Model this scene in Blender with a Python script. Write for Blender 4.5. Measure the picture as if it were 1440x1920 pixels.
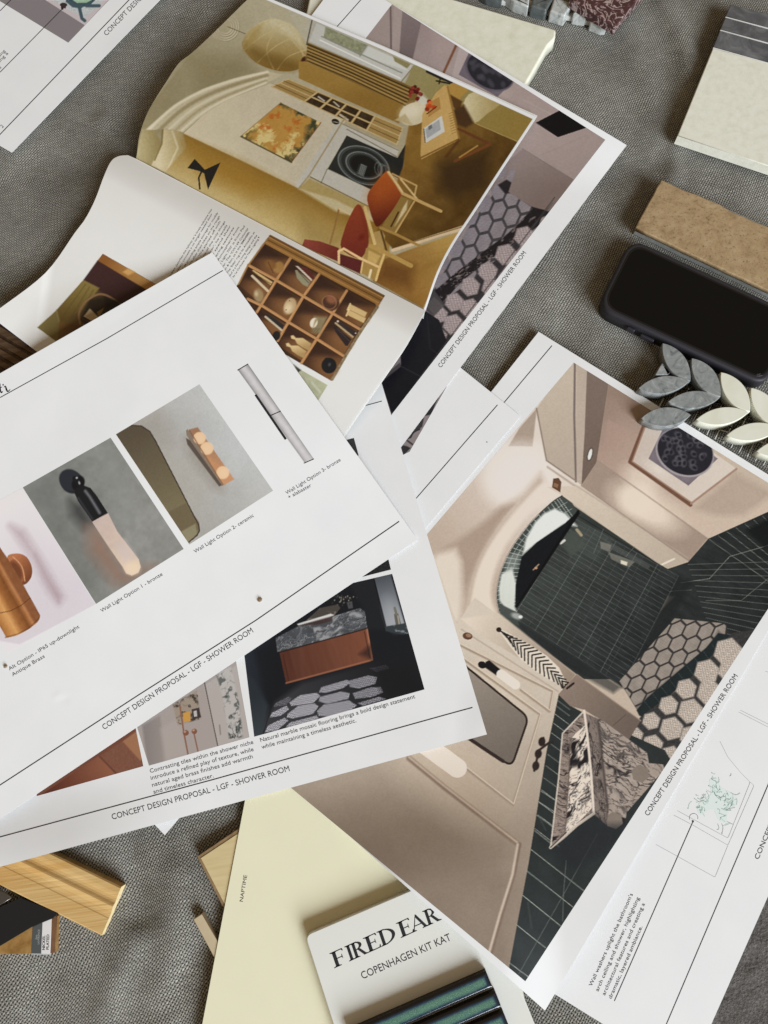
import bpy, math
import numpy as np
from mathutils import Matrix, Vector

for o in list(bpy.data.objects):
    bpy.data.objects.remove(o)
scene = bpy.context.scene
COL = scene.collection
MM = 0.001

# ------------------------------------------------------------------ camera
F_PX, CX, CY = 1400.0, 720.0, 960.0          # focal length in photograph pixels, image centre
TILT, ROLL, CAM_H = math.radians(15), math.radians(-8), 0.61
cam_d = bpy.data.cameras.new('camera')
cam_d.sensor_fit = 'VERTICAL'; cam_d.sensor_height = 36.0
cam_d.lens = 36.0 * F_PX / 1920.0
cam_d.clip_start = 0.01; cam_d.clip_end = 20
cam = bpy.data.objects.new('camera', cam_d); COL.objects.link(cam)
cam.matrix_world = Matrix.Translation((0, 0, CAM_H)) @ Matrix.Rotation(TILT, 4, 'X') @ Matrix.Rotation(ROLL, 4, 'Z')
scene.camera = cam

# ------------------------------------------------------------------ light: a cool window low on the right, warm room fill
world = bpy.data.worlds.new('World'); scene.world = world; world.use_nodes = True
bg = world.node_tree.nodes['Background']
bg.inputs[0].default_value = (1.0, 0.74, 0.46, 1); bg.inputs[1].default_value = 0.255

def area(name, loc, target, sx, sy, watts, col):
    d = bpy.data.lights.new(name, 'AREA'); d.shape = 'RECTANGLE'; d.size = sx; d.size_y = sy
    d.energy = watts; d.color = col
    o = bpy.data.objects.new(name, d); COL.objects.link(o); o.location = loc
    o.rotation_euler = (Vector(target) - Vector(loc)).to_track_quat('-Z', 'Y').to_euler()
    return o
area('window_light', (5.0, -9.6, 5.4), (0.0, 0.12, 0), 6.3, 6.3, 2740.0, (0.875, 0.955, 1.03))

vs = scene.view_settings
vs.view_transform = 'Standard'; vs.look = 'None'; vs.exposure = 0.0; vs.gamma = 1.0; vs.use_curve_mapping = False
try:
    scene.cycles.max_bounces = 6; scene.cycles.diffuse_bounces = 4
except Exception:
    pass

# ------------------------------------------------------------------ table geometry helpers
_ct, _st, _cr, _sr = math.cos(TILT), math.sin(TILT), math.cos(ROLL), math.sin(ROLL)
def P(px, py, z):
    """point on the table top (z metres above the cloth) that the photograph shows at pixel px, py"""
    px = np.asarray(px, float); py = np.asarray(py, float); z = np.broadcast_to(np.asarray(z, float), np.broadcast(px, py).shape)
    x = (px - CX) / F_PX; y = -(py - CY) / F_PX
    x, y = _cr * x - _sr * y, _sr * x + _cr * y
    dy = _ct * y + _st; dz = _st * y - _ct
    k = (z - CAM_H) / dz
    return np.stack([x * k, dy * k, z], -1)

def sst(a, b, x):
    t = np.clip((np.asarray(x, float) - a) / (b - a), 0, 1); return t * t * (3 - 2 * t)

_lat = {}
def vnoise(x, y, s, seed=0):
    if seed not in _lat: _lat[seed] = np.random.RandomState(seed).rand(128, 128)
    L = _lat[seed]; x = np.asarray(x, float) / s; y = np.asarray(y, float) / s
    xi = np.floor(x).astype(int); yi = np.floor(y).astype(int); fx = x - xi; fy = y - yi
    fx = fx * fx * (3 - 2 * fx); fy = fy * fy * (3 - 2 * fy)
    a = L[xi % 128, yi % 128]; b = L[(xi + 1) % 128, yi % 128]; c = L[xi % 128, (yi + 1) % 128]; d = L[(xi + 1) % 128, (yi + 1) % 128]
    return (a * (1 - fx) + b * fx) * (1 - fy) + (c * (1 - fx) + d * fx) * fy
def fbm(x, y, s, seed=0, o=4):
    r = 0; a = .5; t = 0
    for k in range(o):
        r = r + a * vnoise(x, y, s / 2 ** k, seed + k * 17); t += a; a *= .55
    return r / t

# ------------------------------------------------------------------ object helpers
def tag(o, label, cat, group=None):
    o['label'] = label; o['category'] = cat
    if group: o['group'] = group
    return o
def base_of(o):
    b = Vector(o.location)
    while o.parent: o = o.parent; b += Vector(o.location)
    return np.array(b)
def empty(name, loc):
    o = bpy.data.objects.new(name, None); COL.objects.link(o); o.location = [float(v) for v in loc]; o.empty_display_size = .02
    return o
def mk(name, V, faces, mat, parent=None, smooth=False, cols=None, origin=None):
    """one mesh object from world-space vertices; faces is a list of index arrays (n,3) or (n,4)"""
    V = np.asarray(V, float)
    if parent is not None: org = base_of(parent)
    else: org = np.array(origin if origin is not None else V.mean(0) * (1, 1, 0) + (0, 0, V[:, 2].min()))
    me = bpy.data.meshes.new(name)
    L = [np.asarray(f, np.int32) for f in faces if len(f)]
    idx = np.concatenate([f.ravel() for f in L]); cnt = np.concatenate([np.full(len(f), f.shape[1], np.int32) for f in L])
    st = np.concatenate([[0], np.cumsum(cnt)[:-1]]).astype(np.int32)
    me.vertices.add(len(V)); me.vertices.foreach_set('co', (V - org).astype(np.float32).ravel())
    me.loops.add(len(idx)); me.loops.foreach_set('vertex_index', idx)
    me.polygons.add(len(cnt)); me.polygons.foreach_set('loop_start', st)
    me.polygons.foreach_set('use_smooth', np.full(len(cnt), bool(smooth)))
    me.update(calc_edges=True)
    if cols is not None:
        a = me.color_attributes.new('ink', 'FLOAT_COLOR', 'POINT')
        a.data.foreach_set('color', np.concatenate([cols, np.ones((len(cols), 1))], 1).astype(np.float32).ravel())
    me.materials.append(mat)
    o = bpy.data.objects.new(name, me); COL.objects.link(o)
    if parent is not None: o.parent = parent
    else: o.location = [float(v) for v in org]
    return o

def gridfaces(nu, nv, off=0):
    i = np.arange(nu * nv).reshape(nu, nv) + off
    return np.stack([i[:-1, :-1], i[1:, :-1], i[1:, 1:], i[:-1, 1:]], -1).reshape(-1, 4)

def quad_px(c, nu, nv):
    """bilinear grid of pixel positions inside quad c = TL, TR, BR, BL"""
    c = np.array(c, float); u = np.linspace(0, 1, nu)[:, None, None]; v = np.linspace(0, 1, nv)[None, :, None]
    return (c[0] * (1 - u) + c[1] * u) * (1 - v) + (c[3] * (1 - u) + c[2] * u) * v

def sheet_from_grid(name, G, Z, mat, thick=.0002, parent=None, cols=None):
    """paper with thickness: top skin, underside and edge walls; G (nu,nv,2) pixels, Z heights"""
    nu, nv = Z.shape
    T = P(G[..., 0], G[..., 1], Z).reshape(-1, 3); B = T - (0, 0, thick)
    n = len(T); f = gridfaces(nu, nv); fb = gridfaces(nu, nv, n)[:, ::-1]
    i = np.arange(nu * nv).reshape(nu, nv)
    ring = np.concatenate([i[:-1, 0], i[-1, :-1], i[:0:-1, -1], i[0, :0:-1]])
    r2 = np.roll(ring, -1)
    w = np.stack([ring, r2, r2 + n, ring + n], -1)[:, ::-1]
    # orientation: make the top face upwards
    a, b, c = T[f[0, 0]], T[f[0, 1]], T[f[0, 2]]
    if np.cross(b - a, c - a)[2] < 0: f = f[:, ::-1]; fb = fb[:, ::-1]; w = w[:, ::-1]
    V = np.concatenate([T, B]); cc = None
    if cols is not None: cc = np.concatenate([cols, np.full_like(cols, .6)])
    # edge walls get their own vertices so that the top stays smooth
    k = len(V); W = np.concatenate([T[ring], B[ring]]); m = len(ring); q = np.arange(m); q2 = np.roll(q, -1)
    wf = np.stack([q, q2, q2 + m, q + m], -1) + k
    if cols is not None: cc = np.concatenate([cc, np.full((2 * m, 3), .72)])
    return mk(name, np.concatenate([V, W]), [f, fb, wf], mat, parent, True, cc)

def slab(name, pts, ztop, zbot, mat, parent=None, bevel=.0008, seg=3, smooth=True, world_pts=False):
    """solid block: outline given in pixels at its top face, straight down to zbot, rounded upper edge"""
    pts = np.array(pts, float)
    XY = pts if world_pts else P(pts[:, 0], pts[:, 1], ztop)[:, :2]
    if np.sum(XY[:, 0] * np.roll(XY[:, 1], -1) - XY[:, 1] * np.roll(XY[:, 0], -1)) < 0: XY = XY[::-1]
    n = len(XY)
    e = np.roll(XY, -1, 0) - XY; e /= np.linalg.norm(e, axis=1)[:, None] + 1e-12
    nr = np.stack([e[:, 1], -e[:, 0]], -1); nv = nr + np.roll(nr, 1, 0); nv /= (np.linalg.norm(nv, axis=1)[:, None] + 1e-9)
    cosn = np.clip(np.sum(nv * nr, 1), .45, 1); nv /= cosn[:, None]
    rings = [np.c_[XY, np.full(n, zbot)]]
    for k in range(seg + 1):
        a = k / seg * math.pi / 2
        rings.append(np.c_[XY - nv * bevel * (1 - math.cos(a)), np.full(n, ztop - bevel + bevel * math.sin(a))])
    V = np.concatenate(rings); q = np.arange(n); q2 = np.roll(q, -1); fs = []
    for k in range(len(rings) - 1): fs.append(np.stack([q, q2, q2 + n, q + n], -1) + k * n)
    top = np.arange(n)[None, :] + (len(rings) - 1) * n; bot = np.arange(n)[None, ::-1]
    o = mk(name, V, fs + [top, bot], mat, parent, False)
    if smooth:
        m = o.data; arr = np.ones(len(m.polygons), bool); arr[:n] = n > 16; arr[-2:] = False
        m.polygons.foreach_set('use_smooth', arr)
    return o

def rounded(c, r, n=6):
    c = np.array(c, float); out = []
    for i in range(len(c)):
        p, a, b = c[i], c[i - 1], c[(i + 1) % len(c)]
        da = (a - p) / np.linalg.norm(a - p); db = (b - p) / np.linalg.norm(b - p)
        for t in np.linspace(0, 1, n):
            out.append((1 - t) ** 2 * (p + da * r) + 2 * t * (1 - t) * p + t * t * (p + db * r))
    return np.array(out)

def smooth_line(p, n=8, closed=False):
    p = np.array(p, float); m = len(p); out = []
    rng = range(m) if closed else range(m - 1)
    for i in rng:
        if closed: a, b, c, d = p[(i - 1) % m], p[i], p[(i + 1) % m], p[(i + 2) % m]
        else: a, b, c, d = p[max(i - 1, 0)], p[i], p[i + 1], p[min(i + 2, m - 1)]
        for t in np.arange(n) / n:
            out.append(.5 * (2 * b + (c - a) * t + (2 * a - 5 * b + 4 * c - d) * t * t + (3 * b - a - 3 * c + d) * t ** 3))
    if not closed: out.append(p[-1])
    return np.array(out)

def resample(p, n):
    p = np.array(p, float); d = np.r_[0, np.cumsum(np.linalg.norm(np.diff(p, axis=0), axis=1))]; t = np.linspace(0, d[-1], n)
    return np.stack([np.interp(t, d, p[:, 0]), np.interp(t, d, p[:, 1])], -1)

def coons(bottom, top, left, right, nu, nv):
    b, t = resample(bottom, nu), resample(top, nu); l, r = resample(left, nv), resample(right, nv)
    u = np.linspace(0, 1, nu)[:, None, None]; v = np.linspace(0, 1, nv)[None, :, None]
    return (1 - v) * b[:, None] + v * t[:, None] + (1 - u) * l[None] + u * r[None] - ((1 - u) * (1 - v) * b[0] + u * (1 - v) * b[-1] + (1 - u) * v * t[0] + u * v * t[-1])
# ------------------------------------------------------------------ print ink: flat pictures on paper, rasterised as vertex colours
def lin(c):
    c = np.asarray(c, float); return np.where(c <= .04045, c / 12.92, ((c + .055) / 1.055) ** 2.4)
INK_K = 0.69          # brightness that white paper of albedo 0.8 reaches in the photograph
class Z:
    """coordinates measured on an enlargement: origin x0, y0 and scale s"""
    def __init__(s, x0, y0, k=1 / 3.): s.o = np.array([x0, y0], float); s.k = k
    def __call__(s, p): return s.o + np.array(p, float) * s.k
ID = Z(0, 0, 1.0)
class Canvas:
    def __init__(s, x0, y0, x1, y1, col):
        s.x0, s.y0, s.x1, s.y1 = int(x0), int(y0), int(x1), int(y1)
        s.Y, s.X = np.mgrid[s.y0:s.y1, s.x0:s.x1].astype(float); s.X += .5; s.Y += .5
        s.im = np.zeros(s.X.shape + (3,)); s.im[:] = np.array(col) / 255.
        s.z = ID
    def win(s, q, m):
        q = np.atleast_2d(q)
        a = max(0, int(q[:, 0].min() - m - s.x0)); b = min(s.X.shape[1], int(q[:, 0].max() + m - s.x0) + 2)
        c = max(0, int(q[:, 1].min() - m - s.y0)); d = min(s.X.shape[0], int(q[:, 1].max() + m - s.y0) + 2)
        return slice(c, max(c, d)), slice(a, max(a, b))
    def put(s, w, cov, col, a):
        X, Y = s.X[w], s.Y[w]
        c = col(X, Y) if callable(col) else np.array(col, float)
        c = np.asarray(c) / 255.
        cov = np.clip(cov, 0, 1)[..., None] * a
        s.im[w] = s.im[w] * (1 - cov) + c * cov
    def cov(s, q, w, soft):
        X, Y = s.X[w], s.Y[w]; ins = np.zeros(X.shape, bool); d2 = np.full(X.shape, 1e18)
        for i in range(len(q)):
            a, b = q[i - 1], q[i]; ex, ey = b - a; L = ex * ex + ey * ey + 1e-9
            t = np.clip(((X - a[0]) * ex + (Y - a[1]) * ey) / L, 0, 1)
            d2 = np.minimum(d2, (X - a[0] - t * ex) ** 2 + (Y - a[1] - t * ey) ** 2)
            c = (a[1] > Y) != (b[1] > Y)
            with np.errstate(divide='ignore', invalid='ignore'):
                ins ^= c & (X < (b[0] - a[0]) * (Y - a[1]) / (b[1] - a[1] + 1e-12) + a[0])
        d = np.sqrt(d2); d = np.where(ins, d, -d)
        return np.clip(.5 + d / max(soft, 1.0), 0, 1)
    def p(s, pts, col, soft=1.0, a=1.0, sm=0):
        q = s.z(pts)
        if sm: q = smooth_line(q, sm, True)
        w = s.win(q, soft + 2)
        if s.X[w].size: s.put(w, s.cov(q, w, soft), col, a)
    def l(s, pts, wd, col, soft=1.0, a=1.0, sm=0):
        q = s.z(pts); wd = wd * s.z.k
        if sm: q = smooth_line(q, sm)
        w = s.win(q, wd + soft + 2); X, Y = s.X[w], s.Y[w]
        if not X.size: return
        d2 = np.full(X.shape, 1e18)
        for i in range(len(q) - 1):
            a_, b = q[i], q[i + 1]; ex, ey = b - a_; L = ex * ex + ey * ey + 1e-9
            t = np.clip(((X - a_[0]) * ex + (Y - a_[1]) * ey) / L, 0, 1)
            d2 = np.minimum(d2, (X - a_[0] - t * ex) ** 2 + (Y - a_[1] - t * ey) ** 2)
        s.put(w, np.clip(.5 + (wd / 2 - np.sqrt(d2)) / max(soft, 1.0), 0, 1), col, a * min(1, max(wd, .35)))
    def e(s, c, rx, ry, col, rot=0, soft=1.0, a=1.0, ring=0):
        c = s.z(c); rx *= s.z.k; ry *= s.z.k; m = max(rx, ry)
        w = s.win(c, m + soft + 2); X, Y = s.X[w] - c[0], s.Y[w] - c[1]
        if not X.size: return
        t = math.radians(rot); u = (X * math.cos(t) + Y * math.sin(t)) / rx; v = (-X * math.sin(t) + Y * math.cos(t)) / ry
        r = np.sqrt(u * u + v * v); d = (1 - r) * min(rx, ry)
        if ring: d = ring * s.z.k / 2 - np.abs(d)
        s.put(w, np.clip(.5 + d / max(soft, 1.0), 0, 1), col, a)
    def g(s, p0, c0, p1, c1):
        """linear blend between two colours"""
        p0, p1 = s.z(p0), s.z(p1); d = p1 - p0; L = d @ d; c0, c1 = np.array(c0, float), np.array(c1, float)
        def f(X, Y):
            t = np.clip(((X - p0[0]) * d[0] + (Y - p0[1]) * d[1]) / L, 0, 1)[..., None]; return c0 * (1 - t) + c1 * t
        return f
    def mot(s, c, amp, sc, seed=0, ang=0, st=1):
        """mottled colour (grain, cloud)"""
        base = c if callable(c) else None; c = None if base else np.array(c, float); ca, sa = math.cos(math.radians(ang)), math.sin(math.radians(ang))
        def f(X, Y):
            n = fbm((X * ca + Y * sa) / st, -X * sa + Y * ca, sc, seed) - .5
            return (base(X, Y) if base else c) + (n * 2 * amp)[..., None]
        return f
    def marble(s, c0, c1, sc, seed, ang=0, st=1, th=.07):
        c0, c1 = np.array(c0, float), np.array(c1, float); ca, sa = math.cos(math.radians(ang)), math.sin(math.radians(ang))
        def f(X, Y):
            u, v = (X * ca + Y * sa) / st, -X * sa + Y * ca
            n = fbm(u, v, sc, seed, 5); m = fbm(u, v, sc * 1.7, seed + 5, 3)
            t = np.clip(1 - np.abs(n - .5) / th, 0, 1) * np.clip((m - .36) * 5, 0, 1) + np.clip((fbm(u, v, sc * .6, seed + 9, 3) - .62) * 8, 0, 1) * .7
            t = np.clip(t, 0, 1)[..., None]; return c0 * (1 - t) + c1 * t
        return f
    def veins(s, c0, c1, sc, seed, ang=0, st=3., th=.045, amt=1.):
        """stone with long streaky veins along one direction"""
        c0, c1 = np.array(c0, float), np.array(c1, float); ca, sa = math.cos(math.radians(ang)), math.sin(math.radians(ang))
        def f(X, Y):
            wx = (fbm(X, Y, sc * 2.2, seed + 70, 3) - .5) * sc * 1.6
            u, v = (X * ca + Y * sa + wx) / st, -X * sa + Y * ca + wx
            t = 0
            for k, (q, w) in enumerate(((1., 1.), (.55, .8), (.3, .55))):
                n = fbm(u, v, sc * q, seed + 11 * k, 4); t = np.maximum(t, np.clip(1 - np.abs(n - .5) / th, 0, 1) ** .8 * w * np.clip((fbm(u, v, sc * 1.9, seed + 31 + k, 2) - .34) * 5, 0, 1))
            t = np.clip(np.maximum(t, np.clip((fbm(u, v, sc * 1.2, seed + 53, 4) - .625) * 12, 0, 1)) * amt, 0, 1)[..., None]
            return c0 * (1 - t) + c1 * t + ((fbm(X, Y, sc * .8, seed + 90, 3) - .5) * 22)[..., None]
        return f
    def sharp(s, k=.8):
        b = s.im
        for ax in (0, 1): b = (np.roll(b, 1, ax) + 2 * b + np.roll(b, -1, ax)) / 4.
        s.im = np.clip(s.im + k * (s.im - b), 0, 1)
    def lines(s, a0, a1, b0, b1, n, wd, col, a=1.0, pw=1.0, k0=0, soft=1.0):
        """n lines swept from segment a to segment b"""
        a0, a1, b0, b1 = [np.array(v, float) for v in (a0, a1, b0, b1)]
        for k in range(k0, n):
            t = (k / max(1, n - 1)) ** pw
            s.l([a0 * (1 - t) + b0 * t, a1 * (1 - t) + b1 * t], wd, col, soft, a)
    def hexes(s, cs, col, r, rot=0, sq=1.0, dots=None, soft=1.5, skew=0):
        for c in cs:
            rr = c[2] if len(c) > 2 else r
            pts = []
            for k in range(6):
                t = math.radians(60 * k); x, y = rr * math.cos(t), rr * math.sin(t) * sq
                tr = math.radians(rot); pts.append((c[0] + x * math.cos(tr) - y * math.sin(tr), c[1] + x * math.sin(tr) + y * math.cos(tr)))
            s.p(pts, col, soft)
            if dots:
                dc, sp, aa = dots
                def dot(X, Y): return np.array(dc, float)
                q = s.z(pts); w = s.win(q, 2); X, Y = s.X[w], s.Y[w]
                if X.size:
                    cv = s.cov(q, w, 2.0) * np.clip(np.sin(X * 2 * math.pi / sp + Y * 1.1) * np.sin(Y * 2 * math.pi / sp - X * .8) * 1.6, 0, 1)
                    s.put(w, cv, dc, aa)
    def lattice(s, o, a, b, ri, rj, col, k=.86, clip=None, dots=None):
        o, a, b = [np.array(v, float) for v in (o, a, b)]; c = a - b
        hx = np.array([(a + c) / 3, (a + b) / 3, (b - c) / 3, -(a + c) / 3, -(a + b) / 3, (c - b) / 3]) * k
        for i in range(*ri):
            for j in range(*rj):
                m = o + a * i + b * j
                q = s.z(m + hx); w = s.win(q, 3)
                if not s.X[w].size: continue
                cc = s.cov(s.z(clip), w, 1.5) if clip is not None else 1.0
                s.put(w, s.cov(q, w, 1.6) * cc, col, 1.0)
                if dots:
                    X, Y = s.X[w], s.Y[w]
                    s.put(w, cc * s.cov(q, w, 2.0) * np.clip(np.sin(X * 6.28 / dots[1] + Y * 1.1) * np.sin(Y * 6.28 / dots[1] - X * .8) * 1.6, 0, 1), dots[0], dots[2])
    def grain(s, amp=3, sc=3, seed=3):
        k = s.im.mean(-1); k = (.35 + .65 * k) * np.clip((.84 - k) * 9, 0, 1)
        s.im += ((((fbm(s.X, s.Y, 2.6, seed, 2) - .5) * 5.0 + (fbm(s.X, s.Y, 22, seed + 40, 4) - .5) * 2.5) * 2 * amp / 255.) * k)[..., None]
        s.im = np.clip(s.im, 0, 1)
    def sample(s, px, py):
        x = np.clip(px - s.x0 - .5, 0, s.X.shape[1] - 1.001); y = np.clip(py - s.y0 - .5, 0, s.X.shape[0] - 1.001)
        xi, yi = x.astype(int), y.astype(int); fx, fy = (x - xi)[..., None], (y - yi)[..., None]
        return (s.im[yi, xi] * (1 - fx) + s.im[yi, xi + 1] * fx) * (1 - fy) + (s.im[yi + 1, xi] * (1 - fx) + s.im[yi + 1, xi + 1] * fx) * fy
    def albedo(s, px, py):
        a = lin(np.clip(s.sample(px, py), 0, 1)) / INK_K * .8; m = a.max(-1, keepdims=True)
        return np.clip(a * np.minimum(1, .83 / np.maximum(m, 1e-4)), .004, .86)

def print_quad(sheet, cv, corners, zf, step=1.5, name='printed_photo', lift=.00004, mat=None):
    c = np.array(corners, float)
    if not getattr(cv, 'done', False): cv.sharp(1.1); cv.done = True
    nu = int(max(np.linalg.norm(c[1] - c[0]), np.linalg.norm(c[2] - c[3])) / step) + 2
    nv = int(max(np.linalg.norm(c[3] - c[0]), np.linalg.norm(c[2] - c[1])) / step) + 2
    G = quad_px(c, nu, nv)
    # leave out cells that lie outside the photograph's canvas
    T = P(G[..., 0], G[..., 1], zf(G[..., 0], G[..., 1]) + lift).reshape(-1, 3)
    f = gridfaces(nu, nv); ctr = G.reshape(-1, 2)[f].mean(1)
    keep = (ctr[:, 0] > cv.x0 - 1) & (ctr[:, 0] < cv.x1 + 1) & (ctr[:, 1] > cv.y0 - 1) & (ctr[:, 1] < cv.y1 + 1)
    f = f[keep]
    a, b, d = T[f[0, 0]], T[f[0, 1]], T[f[0, 2]]
    if np.cross(b - a, d - a)[2] < 0: f = f[:, ::-1]
    used, inv = np.unique(f.ravel(), return_inverse=True)
    A = cv.albedo(G[..., 0], G[..., 1]).reshape(-1, 3)
    return mk(name, T[used], [inv.reshape(-1, 4)], mat or M['print'], sheet, True, A[used])

def ink_lines(sheet, segs, zf, wd, mat, name='ruled_line', lift=.00008):
    for q in segs:
        q = np.array(q, float); m = max(2, int(np.sum(np.linalg.norm(np.diff(q, axis=0), axis=1)) / 4) + 2)
        if len(q) < 9: q = resample(q, m)
        t = np.gradient(q, axis=0); t /= np.linalg.norm(t, axis=1)[:, None] + 1e-9; n = np.stack([-t[:, 1], t[:, 0]], -1) * wd / 2
        W = np.stack([q + n, q - n], 1).reshape(-1, 2); V = P(W[:, 0], W[:, 1], zf(W[:, 0], W[:, 1]) + lift)
        i = np.arange(len(q) - 1) * 2; F = np.stack([i, i + 1, i + 3, i + 2], -1)
        a, b, d = V[F[0, 0]], V[F[0, 1]], V[F[0, 2]]
        if np.cross(b - a, d - a)[2] < 0: F = F[:, ::-1]
        mk(name, V, [F], mat, sheet)

_txt = {}
def glyph_mesh(s, offset=0.0, sp=1.0):
    key = (s, offset, sp)
    if key in _txt: return _txt[key]
    cu = bpy.data.curves.new('t', 'FONT'); cu.body = s; cu.offset = offset; cu.resolution_u = 3; cu.space_character = sp
    ob = bpy.data.objects.new('t', cu); COL.objects.link(ob)
    dg = bpy.context.evaluated_depsgraph_get(); dg.update()
    me = ob.evaluated_get(dg).to_mesh(); me.calc_loop_triangles()
    v = np.empty(len(me.vertices) * 3); me.vertices.foreach_get('co', v)
    t = np.empty(len(me.loop_triangles) * 3, np.int32); me.loop_triangles.foreach_get('vertices', t)
    r = (v.reshape(-1, 3)[:, :2].copy(), t.reshape(-1, 3).copy())
    ob.evaluated_get(dg).to_mesh_clear(); bpy.data.objects.remove(ob); bpy.data.curves.remove(cu)
    _txt[key] = r; return r
def lettering(sheet, items, zf, mat, offset=0.0, lift=.00008, name='lettering', upright=True):
    """items: (text, baseline start px, baseline end px, cap height px)"""
    for it in items:
        s, a, b, h = it[:4]
        g, t = glyph_mesh(s, offset); a, b = np.array(a, float), np.array(b, float)
        w = g[:, 0].max() - g[:, 0].min(); d = (b - a) / w; up = np.array([d[1], -d[0]]); up = up / np.linalg.norm(up) * h / .72
        q = a + (g[:, :1] - g[:, 0].min()) * d + g[:, 1:] * up
        V = P(q[:, 0], q[:, 1], zf(q[:, 0], q[:, 1]) + lift); F = t
        n = np.cross(V[F[:, 1]] - V[F[:, 0]], V[F[:, 2]] - V[F[:, 0]])[:, 2]
        if np.sum(n) < 0: F = F[:, ::-1]
        mk(name, V, [F], mat, sheet)
def tri_poly(pts):
    """triangulate one simple polygon"""
    from mathutils.geometry import tessellate_polygon
    return np.array(tessellate_polygon([[Vector((p[0], p[1], 0)) for p in pts]]))
def ink_polys(sheet, polys, zf, mat, name, lift=.00008):
    V = []; F = []; k = 0
    for q in polys:
        q = np.array(q, float); V.append(P(q[:, 0], q[:, 1], zf(q[:, 0], q[:, 1]) + lift)); F.append(tri_poly(q) + k); k += len(q)
    V = np.concatenate(V); F = np.concatenate(F)
    n = np.cross(V[F[:, 1]] - V[F[:, 0]], V[F[:, 2]] - V[F[:, 0]])[:, 2]
    F[n < 0] = F[n < 0][:, ::-1]
    return mk(name, V, [F], mat, sheet)
# ------------------------------------------------------------------ materials
M = {}
class NT:
    def __init__(s, name, rough=.5, spec=.5):
        s.m = bpy.data.materials.new(name); s.m.use_nodes = True; s.t = s.m.node_tree
        s.b = s.t.nodes['Principled BSDF']; s.b.inputs['Roughness'].default_value = rough; s.b.inputs['Specular IOR Level'].default_value = spec
        M[name] = s.m
    def n(s, ty, **kw):
        nd = s.t.nodes.new('ShaderNode' + ty)
        for k, v in kw.items():
            if k.startswith('i') and k[1:].isdigit(): s.set(nd.inputs[int(k[1:])], v)
            elif hasattr(nd, k): setattr(nd, k, v)
            else: s.set(nd.inputs[k.replace('_', ' ')], v)
        return nd
    def set(s, inp, v):
        if hasattr(v, 'is_linked') or isinstance(v, bpy.types.NodeSocket): s.t.links.new(v, inp)
        elif isinstance(v, bpy.types.Node): s.t.links.new(v.outputs[0], inp)
        else: inp.default_value = v
    def math(s, op, a, b=0.0, c=0.0, clamp=False):
        nd = s.n('Math', operation=op, use_clamp=clamp); s.set(nd.inputs[0], a); s.set(nd.inputs[1], b); s.set(nd.inputs[2], c); return nd.outputs[0]
    def obj(s): return s.n('TexCoord').outputs['Object']
    def noise(s, vec, scale, detail=4, rough=.55, dist=0):
        nd = s.n('TexNoise', Scale=scale, Detail=detail, Roughness=rough, Distortion=dist); s.set(nd.inputs['Vector'], vec); return nd.outputs[0]
    def mapv(s, vec, scale=(1, 1, 1), rot=0, loc=(0, 0, 0)):
        nd = s.n('Mapping'); nd.inputs['Scale'].default_value = scale; nd.inputs['Rotation'].default_value = (0, 0, rot); nd.inputs['Location'].default_value = loc
        s.set(nd.inputs[0], vec); return nd.outputs[0]
    def ramp(s, fac, stops, interp='LINEAR'):
        nd = s.n('ValToRGB'); s.set(nd.inputs[0], fac); r = nd.color_ramp; r.interpolation = interp
        while len(r.elements) < len(stops): r.elements.new(.5)
        for e, (p, c) in zip(r.elements, stops): e.position = p; e.color = tuple(c) + (1,) if len(c) == 3 else c
        return nd.outputs[0]
    def mix(s, f, a, b, bt='MIX'):
        nd = s.n('Mix', data_type='RGBA', blend_type=bt); s.set(nd.inputs[0], f)
        for i, v in ((6, a), (7, b)): s.set(nd.inputs[i], tuple(v) + (1,) if isinstance(v, tuple) and len(v) == 3 else v)
        return nd.outputs[2]
    def col(s, v): s.set(s.b.inputs['Base Color'], tuple(v) + (1,) if isinstance(v, tuple) else v)
    def bump(s, h, strength=.3, dist=.0005):
        nd = s.n('Bump'); nd.inputs['Strength'].default_value = strength; nd.inputs['Distance'].default_value = dist
        s.set(nd.inputs['Height'], h); s.t.links.new(nd.outputs[0], s.b.inputs['Normal'])
    def rough(s, v): s.set(s.b.inputs['Roughness'], v)
def plain(name, col, rough=.5, spec=.5, mott=0, scale=60, metal=0, bump=0):
    n = NT(name, rough, spec); n.b.inputs['Metallic'].default_value = metal
    if mott or bump:
        f = n.noise(n.obj(), scale, 5)
        lo = tuple(max(0, c * (1 - mott)) for c in col); hi = tuple(min(1, c * (1 + mott)) for c in col)
        n.col(n.ramp(f, [(.3, lo), (.7, hi)]))
        if bump: n.bump(n.noise(n.obj(), scale * 8, 3), bump, .0004)
    else: n.col(col)
    return n.m

# papers
n = NT('paper', .6, .18); v = n.obj(); n.col(n.ramp(n.noise(v, 25, 3), [(.3, (.785, .785, .79)), (.7, (.815, .812, .81))])); n.bump(n.noise(v, 900, 2), .06, .0002)
n = NT('magazine_paper', .32, .28); a = n.n('Attribute', attribute_name='ink'); n.col(a.outputs['Color']); n.bump(n.noise(n.obj(), 14, 2), .25, .002)
n = NT('print', .42, .2); a = n.n('Attribute', attribute_name='ink'); n.col(a.outputs['Color'])
plain('ink', (.018, .018, .022), .5, .3); plain('ink_grey', (.30, .30, .31), .6, .3); plain('ink_soft', (.075, .075, .08), .5, .3)
plain('ink_mint', (.715, .785, .755), .6, .3); plain('ink_green', (.34, .55, .46), .6, .3); plain('ink_teal', (.16, .28, .24), .6, .3)
plain('page_edge', (.72, .70, .66), .6, .3); plain('cover_edge', (.10, .12, .11), .4)

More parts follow.
